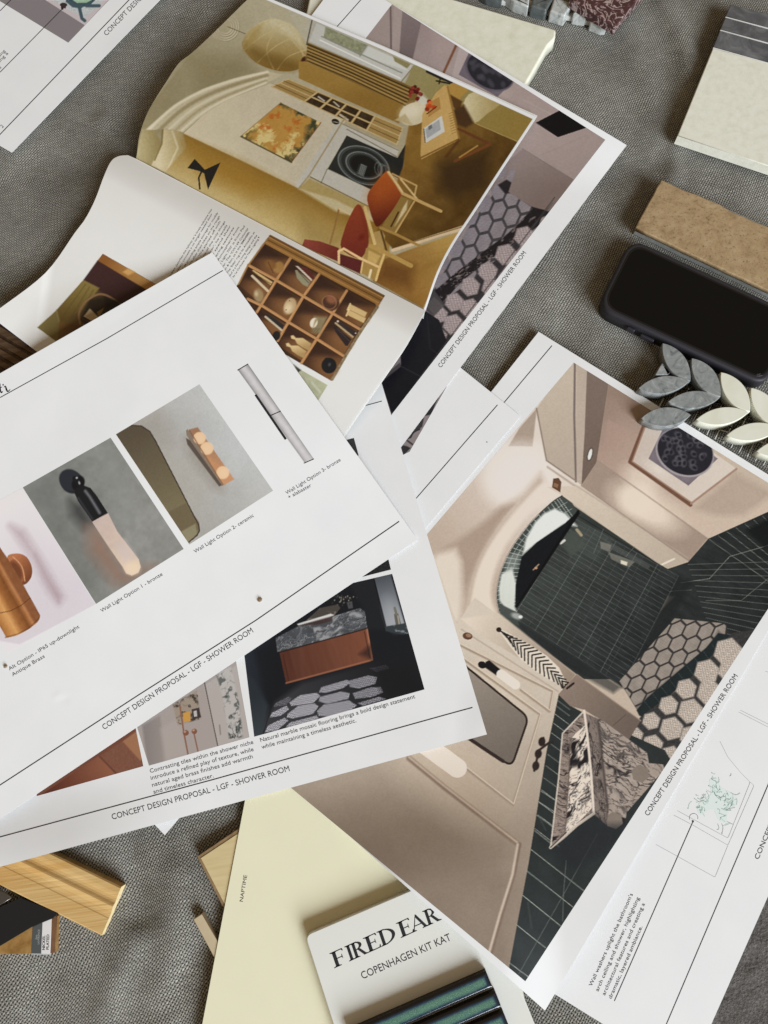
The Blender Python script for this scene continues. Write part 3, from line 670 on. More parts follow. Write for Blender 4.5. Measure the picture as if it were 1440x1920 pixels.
# near mosaic: big penny-round hexagons
cv.p([(640, 545), (725, 430), (970, 250), (1240, -40), (1400, -60), (1340, 60), (860, 730), (760, 680)], cv.mot((52, 50, 50), 14, 2.2, 12), 2)
near = [(692, 537, 46), (783, 455, 50), (880, 367, 54), (980, 275, 58), (1095, 178, 70), (1215, 68, 80), (790, 592, 60), (897, 498, 66), (1003, 400, 70), (1112, 297, 72), (1235, 170, 76), (893, 655, 60), (1010, 545, 66)]
cv.hexes([(x, y, r * 1.04) for x, y, r in near], (186, 171, 159), 60, 46, 1.0, ((92, 83, 79), 3.3, .85), 3.5)
# --- lower left: panelled wall with mirror and lights
cv.z = b3
cv.p([(230, 90), (330, -60), (470, 45), (905, 375), (800, 488), (735, 800), (632, 1440), (530, 2040), (600, 2165), (330, 2165), (-1000, 1000), (100, -300)], cv.mot(cv.g((420, 200), (196, 181, 166), (150, 1500), (130, 114, 101)), 5, 90, 3), 2)
cv.p([(250, 60), (470, 30), (900, 375), (850, 440), (360, 150)], cv.g((300, 60), (208, 192, 176), (850, 400), (140, 122, 108)), 4)
cv.e((430, 480), 190, 150, (198, 182, 164), 35, 60, .6); cv.e((190, 900), 330, 190, (190, 171, 152), 38, 90, .75); cv.e((330, 1040), 180, 90, (164, 145, 128), 38, 50, .5)
for q in ([(240, 205), (770, 470), (750, 582), (590, 462)], [(250, 275), (698, 600), (545, 1108), (285, 905)]):
    cv.l(q, 14, (150, 131, 116), 3); q2 = np.array(q) + (5, -6); cv.l(q2, 5, (206, 190, 172), 2, .9)
cv.l([(255, 120), (800, 470)], 6, (150, 132, 118), 3, .7)
cv.l([(-40, 845), (160, 1010), (578, 1332)], 30, (128, 109, 96), 4); cv.l([(-40, 838), (160, 1002), (574, 1322)], 11, (176, 156, 138), 3)
cv.z = b5; cv.l([(1000, 430), (970, 600), (900, 830), (838, 1050)], 24, (118, 100, 88), 3); cv.l([(992, 430), (962, 600), (890, 830), (828, 1050)], 14, (184, 165, 150), 3); cv.z = b3
cv.z = b3; mir = rounded([(235, 292), (634, 616), (538, 892), (150, 632)], 46, 7)
cv.p(mir, cv.g((320, 380), (138, 126, 115), (480, 830), (106, 95, 87)), 1.2); cv.l(np.r_[mir, mir[:1]], 12, (42, 31, 27), 1.2)
cv.l([(200, 668), (400, 803), (490, 862)], 20, (48, 38, 36), 1.5)
cv.e((372, 320), 24, 20, (24, 22, 24), 20); cv.p([(392, 302), (412, 294), (474, 344), (452, 380), (390, 336)], (24, 22, 26), 1.5); cv.l([(478, 372), (560, 432)], 50, (240, 226, 214), 2)
cv.l([(20, 745), (232, 900)], 108, (232, 217, 204), 1.5)
cv.e((290, 158), 28, 20, (86, 60, 46), 10); cv.e((296, 154), 16, 11, (140, 108, 88), 10)
cv.p([(455, 112), (500, 130), (620, 195), (735, 268), (805, 335), (848, 426), (760, 408), (680, 358), (590, 290), (520, 205)], (206, 192, 178), 1.2)
sp = lambda t: np.array((462 + 380 * t, 120 + 270 * t + 40 * t * t))
for k in range(19):
    t = k / 18.; h_ = math.sin(min(t * 1.25, 1) * 2.6); S_ = sp(t); U_ = sp(min(t + .085, 1.04)) + np.array((20, -36)) * h_; L_ = sp(min(t + .12, 1.03)) + np.array((-46, 30)) * h_
    cv.l([S_, U_], 8.5, (42, 36, 34), 1); cv.l([S_, L_], 8.5, (42, 36, 34), 1)
cv.e((466, 122), 15, 14, (40, 30, 28))
# --- floor and wall tiles lower right
cv.p([(803, 486), (880, 556), (1000, 620), (1400, 800), (1460, 900), (900, 1700), (600, 2160), (520, 2040), (632, 1440), (735, 800)], cv.mot((40, 44, 44), 5, 30, 9), 1.5)
cv.p([(800, 486), (905, 372), (1265, 632), (1195, 745), (1010, 612), (945, 572), (868, 552)], cv.g((850, 450), (128, 111, 100), (1200, 680), (100, 86, 78)), 1.5); cv.l([(905, 374), (1265, 634)], 5, (146, 128, 114), 2); cv.l([(850, 452), (886, 424)], 12, (40, 30, 28), 1.5); cv.l([(1110, 660), (1180, 600)], 4, (80, 70, 64), 1.5)
for k in range(13):
    t = (k / 12.) ** 1.25; a = (796 - 130 * t, 520 + 720 * t); cv.l([a, (a[0] + 70 + 70 * t, a[1] + 52 + 52 * t)], 3.5, (150, 150, 142), 1, .75)
cv.l([(880, 440), (905, 560)], 3, (120, 122, 116), 1, .5)
cv.z = b5
for a, b in [((1125, 130), (1200, 180)), ((1110, 190), (1195, 245)), ((1105, 265), (1190, 325)), ((1087, 352), (1180, 425)), ((1070, 460), (1370, 695)), ((1042, 578), (1302, 782)), ((1020, 716), (1232, 888)), ((985, 882), (1150, 1012)), ((945, 1096), (1048, 1172))]: cv.l([a, b], 4.6, (142, 143, 134), 1, .85)
cv.l([(1440, 370), (1290, 640), (1000, 1155)], 4, (92, 96, 92), 1.5, .8); cv.l([(1265, 520), (1250, 700), (1245, 860)], 3.6, (104, 108, 104), 1.5, .8); cv.l([(1110, 270), (1150, 350)], 4, (80, 84, 80), 3, .6); cv.l([(1050, 760), (1070, 900)], 6, (70, 74, 70), 5, .6)
# --- marble basin
cv.z = b3
mb = lambda c, s, ang=-58, sc=15: cv.veins(c, (34, 30, 32), sc, s, ang, 3.4, .05)
cv.p([(1018, 612), (1060, 640), (1300, 815), (1310, 872), (1390, 880), (1400, 905), (1185, 1150), (1175, 1215), (1095, 1225), (1040, 1150), (1050, 860)], mb((152, 137, 127), 31, 32, 22), 1.5)
cv.hexes([(1262, 932, 54), (1115, 1195, 52)], (122, 109, 100), 50, 20, .95)
cv.p([(950, 590), (1022, 622), (1050, 850), (1085, 1140), (1070, 1220), (1000, 1160), (985, 900)], mb((116, 103, 96), 44, 75), 1.5)
cv.l([(1025, 640), (1050, 860), (1078, 1120)], 12, (66, 58, 56), 4, .8)
cv.p([(945, 578), (824, 706), (800, 960), (756, 1350), (900, 1230), (1002, 1158), (985, 900), (960, 640)], mb((138, 122, 113), 52, 10), 1.5)
cv.p([(868, 730), (958, 655), (975, 850), (990, 1125), (905, 1215), (838, 1275), (860, 1000)], mb((216, 199, 185), 61), 1.5); cv.l([(868, 730), (858, 1000), (838, 1275)], 7, (96, 80, 72), 3, .8)
cv.l([(946, 578), (824, 706), (802, 960), (757, 1348)], 8, (196, 182, 170), 1.5, .9); cv.l([(946, 578), (962, 700), (985, 930), (1000, 1155)], 13, (206, 190, 178), 1.5); cv.l([(757, 1348), (830, 1290), (905, 1222), (1000, 1156)], 16, (210, 192, 178), 1.5); cv.l([(757, 1346), (845, 1262)], 7, (70, 62, 60), 1.5)
for c in ((708, 752), (688, 820), (674, 888)): cv.e(c, 20, 26, (42, 33, 31), 10, 2)
cv.l([(665, 915), (692, 800), (745, 760), (768, 756)], 13, (44, 35, 33), 2); cv.l([(718, 728), (722, 775)], 8, (44, 35, 33), 2)
cv.p([(1000, 1160), (1075, 1220), (1180, 1215), (1130, 1330), (900, 1470), (760, 1370)], (34, 36, 39), 18, .7)
cv.im = np.clip((.4 + (cv.im * 1.045 - .4) * 1.04) * (.985, 1.0, 1.0), 0, 1); cv.grain(1.3, 4, 6)
print_quad(A_, cv, [(1076, 680), (1550, 973), (985, 1840), (457, 1404)], z_A, 1.45)
ink_lines(A_, [[(1035, 648), (940, 761)]], z_A, 1.5, INK)
lettering(A_, [(TITLE, (1216, 1530.5), (1384, 1268), 10)], z_A, INK)

# ================================================================== sheet with a hexagon picture between the visual and the others
G_ = paper('proposal_sheet', [(455, 360), (976, 780), (309, 1566), (-150, 1090)], z_G, 'white sheet with one thin sliver of hexagon floor picture, over the large visual', 60)
cv = Canvas(735, 715, 845, 860, (150, 138, 138)); cv.z = Z(720, 680)
cv.p([(60, 420), (200, 300), (360, 120), (380, 160), (200, 400), (130, 540), (80, 530)], (128, 118, 119))
cv.p([(240, 270), (290, 225), (270, 290), (230, 300)], (40, 40, 42), 2); cv.p([(90, 460), (110, 520), (150, 480), (130, 470)], (44, 44, 46), 2); cv.p([(190, 350), (225, 310), (215, 360), (165, 400), (140, 420)], (54, 52, 54), 2)
for q in ([(215, 320), (180, 360), (150, 420), (100, 440)], [(160, 390), (200, 375)], [(120, 430), (160, 460)], [(300, 200), (270, 260)]): cv.l(q, 9, (46, 45, 48), 1.5)
print_quad(G_, cv, [(700, 700), (838, 724), (768, 847), (700, 880)], z_G)
ink_lines(G_, [[(933, 759), (779, 936), (640, 1100)]], z_G, 1.5, INK)
ink_polys(G_, [[(911, 827.5), (914.5, 828.6), (913, 830.2)]], z_G, INK, 'ink_speck')

# ================================================================== second copy of the visual, under the magazine
E_ = paper('proposal_sheet', [(642, -48), (1175, 272), (650, 975), (110, 660)], z_E, 'white sheet printed with a mauve shower room, half under the open magazine', 70)
cv = Canvas(560, 0, 1140, 800, (140, 126, 122))
e3, e4, e7 = Z(560, 0), Z(960, 0), Z(700, 400)
cv.z = e3
cv.p([(525, 10), (300, 260), (520, 300), (530, 60)], (146, 131, 127), 1.5); cv.l([(517, 40), (520, 280)], 9, (92, 80, 78), 2)
cv.p([(535, 30), (585, 60), (570, 310), (525, 280)], (152, 138, 133), 1.5); cv.p([(583, 60), (690, 125), (652, 345), (565, 310)], cv.g((600, 100), (118, 105, 104), (620, 300), (104, 92, 91)), 1.5)
cv.p([(690, 122), (890, 240), (1000, 300), (900, 470), (640, 340)], cv.g((700, 160), (142, 126, 123), (880, 420), (156, 141, 137)), 2); cv.p([(760, 170), (890, 245), (860, 310), (760, 330)], (160, 142, 138), 20, .6)
cv.l([(893, 240), (815, 410)], 14, (112, 72, 52), 2); cv.p([(905, 250), (1500, 600), (1300, 760), (860, 440)], cv.g((900, 300), (166, 152, 149), (1300, 620), (150, 134, 128)), 2)
cv.p([(960, 290), (1225, 432), (1120, 545), (900, 420)], (100, 92, 100), 1.5); cv.e((1075, 400), 148, 104, (88, 82, 90), 28, 2); cv.e((1078, 398), 138, 95, (34, 34, 40), 28, 2)
rs = np.random.RandomState(7)
for k in range(26):
    a, r = rs.rand() * 6.3, rs.rand() ** .5; x, y = 128 * r * math.cos(a), 84 * r * math.sin(a); cv.e((1078 + x * .88 - y * .47, 398 + x * .47 + y * .88), 18, 13, (66, 64, 72), rs.rand() * 180, 4, .7)
cv.l([(1295, 498), (1195, 575)], 11, (120, 84, 66), 2)
cv.z = e4
cv.p([(100, 480), (560, 780), (340, 1010), (-60, 760), (-100, 600)], cv.g((100, 500), (152, 136, 131), (350, 950), (140, 124, 119)), 3); cv.l([(60, 560), (330, 700)], 4, (164, 150, 146), 3, .6); cv.l([(150, 880), (420, 760)], 4, (126, 111, 107), 4, .4)
cv.p([(285, 612), (445, 710), (258, 772), (133, 690)], (14, 12, 15), 1.2)
cv.p([(60, 838), (345, 1012), (150, 1225), (-100, 1130), (-140, 1000)], cv.g((50, 900), (126, 111, 106), (200, 1100), (112, 97, 91)), 2); cv.l([(60, 838), (342, 1010)], 4, (98, 86, 83), 2); cv.l([(90, 1160), (230, 1195)], 3, (90, 76, 72), 1.5); cv.l([(100, 1172), (220, 1200)], 3, (150, 134, 128), 1.5)
cv.z = e7
cv.p([(960, -10), (700, -140), (560, 40), (290, 520), (420, 720), (560, 560)], cv.mot((62, 58, 60), 8, 4, 9), 2)
cv.lattice((620, 165), (-79, 73), (-75, -36), (-4, 5), (-3, 4), cv.mot((128, 119, 122), 9, 12, 5), .84, None, ((96, 90, 94), 2.2, .3))
cv.z = e4; cv.p([(-40, 1090), (0, 1085), (105, 1160), (160, 1225), (230, 1200), (120, 1100), (-30, 1010), (-80, 1040)], (34, 30, 32), 3); cv.p([(60, 838), (345, 1012), (225, 1195), (105, 1160), (-20, 1080)], cv.g((50, 900), (126, 111, 106), (200, 1100), (112, 97, 91)), 2); cv.z = e7
cv.p([(340, 440), (480, 320), (620, 215), (760, 110), (900, -30), (960, -20), (930, 70), (780, 180), (640, 270), (500, 380), (420, 470), (390, 500), (340, 500)], cv.marble((30, 26, 28), (120, 108, 106), 9, 14, -40, 2.5, .03), 2)
cv.p([(960, 0), (1010, -60), (420, 730), (330, 620), (390, 500), (520, 400), (780, 190)], cv.mot((46, 43, 45), 10, 2.4, 3), 2)
nearE = [(850, 130, 58), (745, 232, 60), (645, 328, 54), (545, 412, 54), (455, 500, 52), (370, 570, 48), (660, 420, 50), (545, 535, 56), (450, 625, 58), (375, 690, 40), (890, 230, 50)]
cv.hexes([(x, y, r * 1.05) for x, y, r in nearE], (164, 149, 147), 52, 46, 1.0, ((92, 83, 84), 3.2, .8), 3.5)
cv.p([(335, 420), (400, 515), (340, 580), (300, 550), (295, 500)], (66, 62, 64), 2); cv.p([(295, 520), (340, 470), (398, 522), (345, 575)], (88, 82, 80), 2, .7)
cv.p([(292, 548), (370, 600), (420, 735), (390, 780), (270, 922), (105, 1140), (40, 940), (152, 852), (150, 745)], cv.g((250, 600), (26, 26, 31), (120, 1050), (20, 20, 25)), 1.5); cv.l([(300, 560), (320, 760), (360, 790)], 5, (40, 40, 46), 2, .8); cv.l([(155, 860), (270, 920)], 5, (44, 44, 50), 2)
cv.p([(60, 900), (150, 760), (155, 850), (48, 945)], (120, 108, 108), 2); cv.p([(48, 925), (150, 838), (154, 862), (45, 948)], (70, 64, 66), 2)
cv.l([(1020, -90), (100, 1140)], 6, (58, 54, 55), 1.5, .8)
cv.grain(1.2, 4, 6)
print_quad(E_, cv, [(735, 8), (1135, 262), (712, 806), (320, 545)], z_E)
ink_lines(E_, [[(678, -2), (640, 41), (560, 130)]], z_E, 1.4, INK)
lettering(E_, [(TITLE, (827, 690), (987, 475), 8.6)], z_E, INK)
# ================================================================== sheet with the vanity and niche pictures
D_ = paper('proposal_sheet', [(-262, 952), (707, 690), (913, 1377), (-54, 1640)], z_D, 'white sheet with vanity and shower niche pictures, two captions below them', 170)
cv = Canvas(440, 1075, 800, 1385, (24, 26, 30)); d6 = Z(360, 1040); cv.z = d6
cv.p([(250, 560), (480, 440), (520, 720), (420, 860), (350, 1030)], cv.g((280, 650), (38, 44, 52), (480, 650), (22, 24, 28)), 6)
cv.p([(350, 540), (450, 500), (500, 740), (480, 830), (420, 850), (390, 700)], (22, 24, 28), 12, .7)
cv.p([(880, 160), (1030, 130), (1100, 420), (990, 420), (960, 300)], (30, 32, 36), 10)
cv.p([(1025, 130), (1130, 108), (1195, 320), (1205, 390), (1090, 405)], cv.g((1040, 140), (74, 78, 84), (1110, 380), (150, 153, 158)), 3); cv.e((1120, 330), 32, 70, (158, 160, 164), -15, 20, .6); cv.p([(1120, 120), (1135, 108), (1240, 440), (1200, 400)], (26, 28, 32), 4); cv.l([(1022, 132), (1090, 400)], 6, (18, 19, 22), 1.5)
cv.p([(1136, 335), (1160, 330), (1178, 395), (1146, 398)], (96, 92, 84), 1.5); cv.l([(1140, 300), (1150, 335)], 14, (110, 106, 98), 1.5); cv.l([(1158, 345), (1166, 390)], 7, (160, 154, 142), 2)
cv.p([(1085, 405), (1200, 385), (1222, 445), (1180, 450), (1090, 430)], cv.marble((50, 56, 60), (120, 124, 126), 14, 5, 0, 2, .04), 2)
mk_m = cv.veins((70, 72, 76), (158, 158, 160), 14, 3, -30, 2.2, .05, .8)
cv.p([(470, 470), (640, 380), (800, 345), (945, 300), (972, 320), (986, 412), (700, 490), (480, 548)], mk_m, 1.5)
cv.p([(640, 372), (720, 300), (820, 280), (835, 300), (800, 345), (640, 385)], cv.marble((70, 64, 60), (140, 134, 126), 16, 8, 0, 1.5, .05), 2)
cv.p([(590, 390), (780, 332), (800, 340), (770, 355), (600, 398)], (200, 196, 192), 1.5); cv.p([(600, 398), (790, 345), (790, 372), (700, 395)], (58, 44, 42), 3, .85)
cv.p([(870, 268), (900, 262), (906, 300), (880, 305)], (72, 72, 74), 1.5)
rs = np.random.RandomState(5)
for k in range(40): cv.e((850 + rs.randn() * 32, 245 + rs.randn() * 18), 4, 4, (128, 122, 110) if k % 3 == 0 else (52, 50, 46), 0, 1.2, .9)
cv.p([(492, 550), (986, 415), (1015, 575), (1005, 600), (530, 725)], cv.mot(cv.g((500, 640), (78, 45, 35), (960, 480), (116, 71, 53)), 10, 12, 4, 75, 7), 1.2)
cv.l([(512, 560), (545, 712)], 5, (62, 34, 26), 1.5); cv.l([(970, 432), (1000, 580)], 5, (70, 40, 30), 1.5); cv.l([(492, 550), (986, 415)], 6, (40, 26, 22), 2); cv.l([(530, 722), (1012, 592)], 9, (150, 96, 72), 2, .8); cv.l([(985, 420), (1014, 590)], 8, (168, 112, 84), 2, .8)
cv.p([(940, 560), (1010, 500), (1014, 590)], (40, 28, 26), 10, .7)
# mosaic floor
cv.p([(470, 830), (620, 720), (1050, 600), (1300, 740), (1310, 760), (350, 1025)], cv.g((600, 900), (52, 52, 56), (1200, 680), (22, 22, 25)), 12)
q = [[(550, 830), (610, 790), (700, 778), (720, 795), (680, 835), (560, 850)], [(730, 745), (870, 705), (890, 720), (850, 750), (760, 775), (715, 775)], [(880, 710), (990, 680), (1040, 690), (1030, 725), (940, 752), (890, 745)], [(540, 895), (600, 850), (690, 838), (710, 855), (680, 895), (570, 920), (535, 915)], [(720, 800), (840, 770), (885, 780), (880, 810), (760, 838), (715, 825)], [(905, 780), (1000, 748), (1060, 745), (1075, 775), (1010, 800), (920, 810)], [(705, 880), (740, 845), (880, 820), (925, 850), (880, 880), (760, 910), (715, 905)], [(450, 890), (530, 850), (545, 870), (500, 905), (440, 915)], [(430, 960), (520, 918), (540, 935), (480, 985), (410, 1000)], [(550, 945), (700, 905), (710, 920), (620, 950), (530, 970)], [(470, 835), (540, 800), (560, 810), (530, 845), (460, 855)], [(935, 835), (1050, 800), (1090, 812), (960, 850)], [(1000, 640), (1090, 620), (1110, 640), (1040, 660)]]
for k, w in enumerate(q):
    w = np.array(w, float); m_ = w.mean(0); w = m_ + (w - m_) * 1.02; br = 172 - .11 * max(0, m_[0] - 700) - (70 if k in (12, 10) else 0)
    cv.p(w, lambda X, Y, br=br: np.array((br, br - 2, br + 4.)) - (84 * np.clip(np.sin(X * 2.05 + Y * .45) * np.sin(Y * 2.3 - X * .6) * 1.7, 0, 1))[..., None] * (br / 150.), 1.2, .96)
cv.p([(1040, 640), (1250, 600), (1312, 762), (1100, 815), (1060, 740)], (24, 24, 27), 20, .8)
cv.p([(350, 700), (430, 850), (400, 1010), (345, 1030), (270, 640)], cv.g((330, 800), (38, 44, 50), (400, 1000), (52, 58, 62)), 8); cv.l([(455, 830), (398, 1015)], 4, (24, 26, 28), 2)
print_quad(D_, cv, [d6((263, 598 - 300 + 10)), d6((1126, 108)), d6((1308, 758)), d6((350, 1024))], z_D)
# niche
cv = Canvas(255, 1235, 475, 1440, (158, 148, 143)); d5 = Z(0, 1160); cv.z = d5
cv.p([(800, 600), (900, 545), (940, 810), (830, 830)], cv.g((810, 700), (128, 120, 117), (930, 700), (146, 136, 131)), 6); cv.p([(905, 620), (1000, 560), (1060, 760), (930, 800)], (164, 154, 148), 10)
cv.p([(1155, 370), (1330, 262), (1400, 665), (1225, 715)], (168, 160, 155), 2); cv.l([(1150, 360), (1225, 715)], 5, (58, 54, 54), 1.5); cv.l([(1235, 600), (1240, 650)], 8, (130, 122, 118), 2)
cv.p([(1215, 310), (1300, 270), (1345, 480), (1365, 665), (1290, 680), (1255, 450)], cv.marble((176, 170, 166), (60, 66, 64), 14, 21, 75, 1.2, .07), 4)
cv.p([(970, 485), (1105, 405), (1132, 562), (1000, 600)], cv.marble((150, 136, 122), (52, 44, 40), 12, 24, 20, 1.2, .08), 3)
cv.p([(1028, 530), (1070, 520), (1072, 575), (1034, 582)], (190, 142, 72), 1.5); cv.p([(1078, 510), (1120, 500), (1130, 555), (1085, 568)], (60, 52, 50), 1.5); cv.p([(1088, 520), (1106, 516), (1110, 550), (1092, 552)], (176, 172, 170), 1.5)
cv.l([(1012, 490), (1034, 640), (1058, 765)], 9, (132, 92, 74), 1.5); cv.l([(1090, 640), (1114, 748)], 8, (132, 92, 74), 1.5); cv.e((1045, 642), 17, 16, (122, 82, 66)); cv.e((1093, 634), 16, 15, (122, 82, 66)); cv.e((1040, 636), 7, 6, (176, 136, 114)); cv.e((1089, 628), 7, 6, (176, 136, 114)); cv.e((1110, 434), 4, 4, (40, 36, 36))
print_quad(D_, cv, [d5((700, 380)), d5((1322, 208)), d5((1403, 667)), d5((838, 827))], z_D)
# leather brown
cv = Canvas(70, 1360, 272, 1495, (112, 70, 54)); cv.z = d5
cv.p([(560, 775), (780, 630), (810, 830), (655, 872)], cv.mot((118, 78, 62), 9, 2.5, 6), 2); cv.p([(690, 690), (775, 628), (800, 780), (790, 800)], (150, 106, 78), 3); cv.p([(240, 985), (560, 770), (650, 872), (240, 990)], cv.g((300, 960), (92, 50, 38), (620, 800), (136, 88, 66)), 3); cv.l([(560, 775), (655, 872)], 6, (84, 50, 40), 4)
print_quad(D_, cv, [d5((60, 800)), d5((752, 560)), d5((806, 830)), d5((200, 1000))], z_D)
# dark slivers
cv = Canvas(600, 800, 760, 1095, (52, 52, 54)); cv.z = d6; cv.p([(950, 130), (1100, 20), (1125, 95)], cv.mot((34, 36, 36), 14, 3, 4))
print_quad(D_, cv, [d6((800, 90)), d6((1102, 14)), d6((1119, 84)), d6((800, 165))], z_D, name='printed_photo')
print_quad(D_, cv, [(600, 838), (663.5, 821), (672.5, 854), (600, 872)], z_D)
ink_lines(D_, [[(500, 811), (716, 752)]], z_D, 1.5, INK); ink_lines(D_, [[(-10, 1572), (400, 1461.6), (840, 1339), (886, 1326.5)]], z_D, 1.9, INK)
lettering(D_, [(TITLE, (211, 1537), (543.5, 1445.5), 11.2), ('Natural marble mosaic flooring brings a bold design statement', (489, 1391.5), (779, 1309), 8), ('while maintaining a timeless aesthetic.', (491.5, 1404.5), (668.5, 1354), 8), ('Contrasting tiles within the shower niche', (282, 1449.5), (475.5, 1394.5), 8), ('introduce a refined play of texture, while', (283.5, 1462.5), (476, 1408), 8), ('natural aged brass finishes add warmth', (286, 1475.5), (474.5, 1421.5), 8), ('and timeless character.', (288.5, 1488.5), (401, 1457.5), 8)], z_D, INK)

# ================================================================== open magazine
GA, GB = np.array([240., 291.]), np.array([797., 582.]); GD = (GB - GA) / np.linalg.norm(GB - GA); GN = np.array([-GD[1], GD[0]])
def g_dist(px, py): return (px - GA[0]) * GN[0] + (py - GA[1]) * GN[1]
def z_low(px, py):
    d = np.maximum(g_dist(px, py), 0)
    h = 17.0 + 7.0 * np.sin(np.clip(d / 60., 0, 1) * math.pi / 2) - 12.5 * sst(46, 330, d) - 1.5 * sst(330, 480, d)
    c = (px - 100) * -.93 + (py - 560) * -.12                 # bent-up lower left corner
    k = np.clip(c - 4, 0, None)
    return (h + .085 * k * sst(0, 26, c) + wav(px, py, 31, .5, 260)) * MM
def z_up(px, py):
    d = np.maximum(-g_dist(px, py), 0)
    h = 14.5 + 12.5 * np.sin(np.clip(d / 85., 0, 1) * math.pi / 2) - 9.0 * sst(90, 330, d)
    return (h + wav(px, py, 37, .6, 240)) * MM
mag = empty('open_magazine', P(520., 440., 0.0))
tag(mag, 'open magazine with an ochre living room photo, pages curving up from the fold', 'magazine')
up_left = [(254, 302), (257, 287), (261, 256), (272, 222), (286, 194), (310, 156), (335, 119), (360, 99), (400, 62), (463, 0), (480, -14)]
up_right = [(794, 590), (799, 578), (822, 512), (850, 457), (890, 396), (935, 326), (1005, 219)]
lo_left = [(240, 291), (222, 293), (208, 303), (195, 330), (178, 375), (160, 410), (140, 437), (85, 512), (0, 578), (-19, 592)]
lo_right = [(797, 582), (760, 648), (715, 712), (645, 812), (535, 985)]
def page(name, bot, top, left, right, zf, cv, nu, nv, border):
    Gp = coons(bot, top, smooth_line(left, 5), smooth_line(right, 5), nu, nv)
    Zp = zf(Gp[..., 0], Gp[..., 1]); A = cv.albedo(Gp[..., 0], Gp[..., 1])
    i, j = np.mgrid[0:nu, 0:nv]; A[border(i / (nu - 1.), j / (nv - 1.))] = .78
    return sheet_from_grid(name, Gp, Zp, M['magazine_paper'], .00025, mag, A.reshape(-1, 3))
# --- upper page: living room
cv = Canvas(250, -20, 1012, 592, (176, 166, 140)); z2, z3, z5 = Z(240, 0), Z(560, 0), Z(580, 300, 320 / 1440.)
cv.z = z2
cv.p([(640, -60), (40, 700), (60, 930), (300, 1050), (1200, 500), (1000, -60)], cv.g((200, 500), (160, 150, 120), (800, 300), (184, 176, 152)), 4)
cv.p([(350, 330), (640, 300), (760, 420), (400, 560)], (150, 139, 108), 40, .8)
for r in (78, 66, 52, 40): cv.e((545, 150), r, r, (206, 198, 176), 0, 2, 1, 7); cv.e((549, 153), r, r, (140, 130, 104), 0, 2, .6, 4)
cv.l([(560, 150), (660, 190)], 4, (120, 108, 80), 1)
# cornice
cv.p([(90, 735), (260, 590), (420, 500), (600, 440), (780, 400), (870, 420), (780, 468), (560, 560), (430, 640), (310, 745), (220, 725)], (196, 186, 160), 2)
for o_, c_, w_ in ((0, (224, 216, 194), 16), (34, (160, 148, 116), 20), (62, (216, 207, 184), 14), (84, (172, 160, 128), 12), (104, (222, 213, 192), 12)):
    t = o_ / 110.; qa = np.array([(110, 735), (260, 600), (420, 512), (600, 450), (785, 405)]); qb = np.array([(300, 745), (430, 635), (560, 562), (680, 510), (775, 468)]); cv.l(qa * (1 - t) + qb * t, w_, c_, 4, .85, 5)
cv.p([(80, 725), (150, 735), (190, 810), (150, 900), (170, 1000), (40, 900)], cv.g((60, 800), (188, 176, 140), (190, 800), (150, 134, 92)), 3); cv.p([(200, 725), (300, 740), (330, 830), (270, 900), (230, 980), (130, 930), (190, 810)], cv.g((180, 800), (206, 194, 164), (330, 800), (164, 146, 100)), 3)
cv.l([(195, 730), (190, 810), (150, 900)], 7, (132, 114, 70), 3); cv.l([(250, 740), (280, 830), (220, 960)], 8, (216, 206, 182), 4, .8)
# chimney breast, gold band
cv.p([(310, 752), (430, 640), (560, 560), (800, 470), (1240, 660), (1100, 850), (962, 1062)], cv.mot(cv.g((400, 750), (208, 198, 174), (1000, 700), (198, 189, 168)), 4, 60, 2), 2)
cv.p([(310, 750), (640, 905), (962, 1062), (1290, 1190), (1470, 1300), (1470, 1500), (900, 1420), (210, 965), (330, 830)], cv.g((760, 960), (150, 118, 54), (640, 1200), (190, 172, 128)), 3)
cv.p([(330, 800), (640, 920), (900, 1060), (700, 1100), (420, 980)], (158, 122, 52), 34, .7); cv.p([(960, 1062), (1010, 1000), (1440, 1190), (1440, 1260), (1170, 1190)], (196, 184, 150), 6); cv.p([(980, 1220), (1200, 1330), (1180, 1420), (980, 1360)], (150, 128, 78), 30, .6)
cv.p([(375, 893), (335, 945), (400, 962), (428, 975), (450, 1066), (520, 914), (432, 955), (410, 930)], (40, 38, 36), 1.2); cv.l([(412, 968), (398, 1000), (404, 1062)], 9, (40, 38, 36), 1.2)
# paper lantern
lant = smooth_line([(642, 235), (690, 160), (800, 106), (905, 132), (972, 195), (1008, 285), (995, 360), (930, 398), (830, 396), (720, 352), (655, 285)], 5, True)
cv.z = z2; cv.p(lant, cv.g((820, 130), (200, 190, 158), (790, 380), (144, 116, 58)), 1.5); cv.p([(800, 110), (905, 135), (965, 195), (1005, 285), (900, 200), (830, 160)], (204, 196, 168), 12, .8)
for q in ([(900, 135), (760, 200), (655, 280)], [(960, 195), (830, 260), (730, 350)], [(1000, 280), (900, 320), (840, 392)], [(830, 150), (900, 200), (1000, 320)], [(800, 110), (700, 180), (650, 250)], [(860, 120), (830, 160), (780, 280), (820, 390)], [(905, 140), (960, 240), (990, 330)]): cv.l(q, 5, (198, 182, 140), 2, .75, 5)
cv.p([(660, 285), (730, 340), (840, 392), (930, 398), (985, 368), (900, 330), (760, 290), (665, 240)], (120, 94, 44), 16, .55); cv.p([(655, 240), (700, 165), (760, 130), (720, 220), (680, 285)], (172, 150, 96), 10, .6)
cv.e((990, 342), 18, 26, (112, 74, 40), 20); cv.e((986, 340), 9, 16, (70, 44, 24), 20)
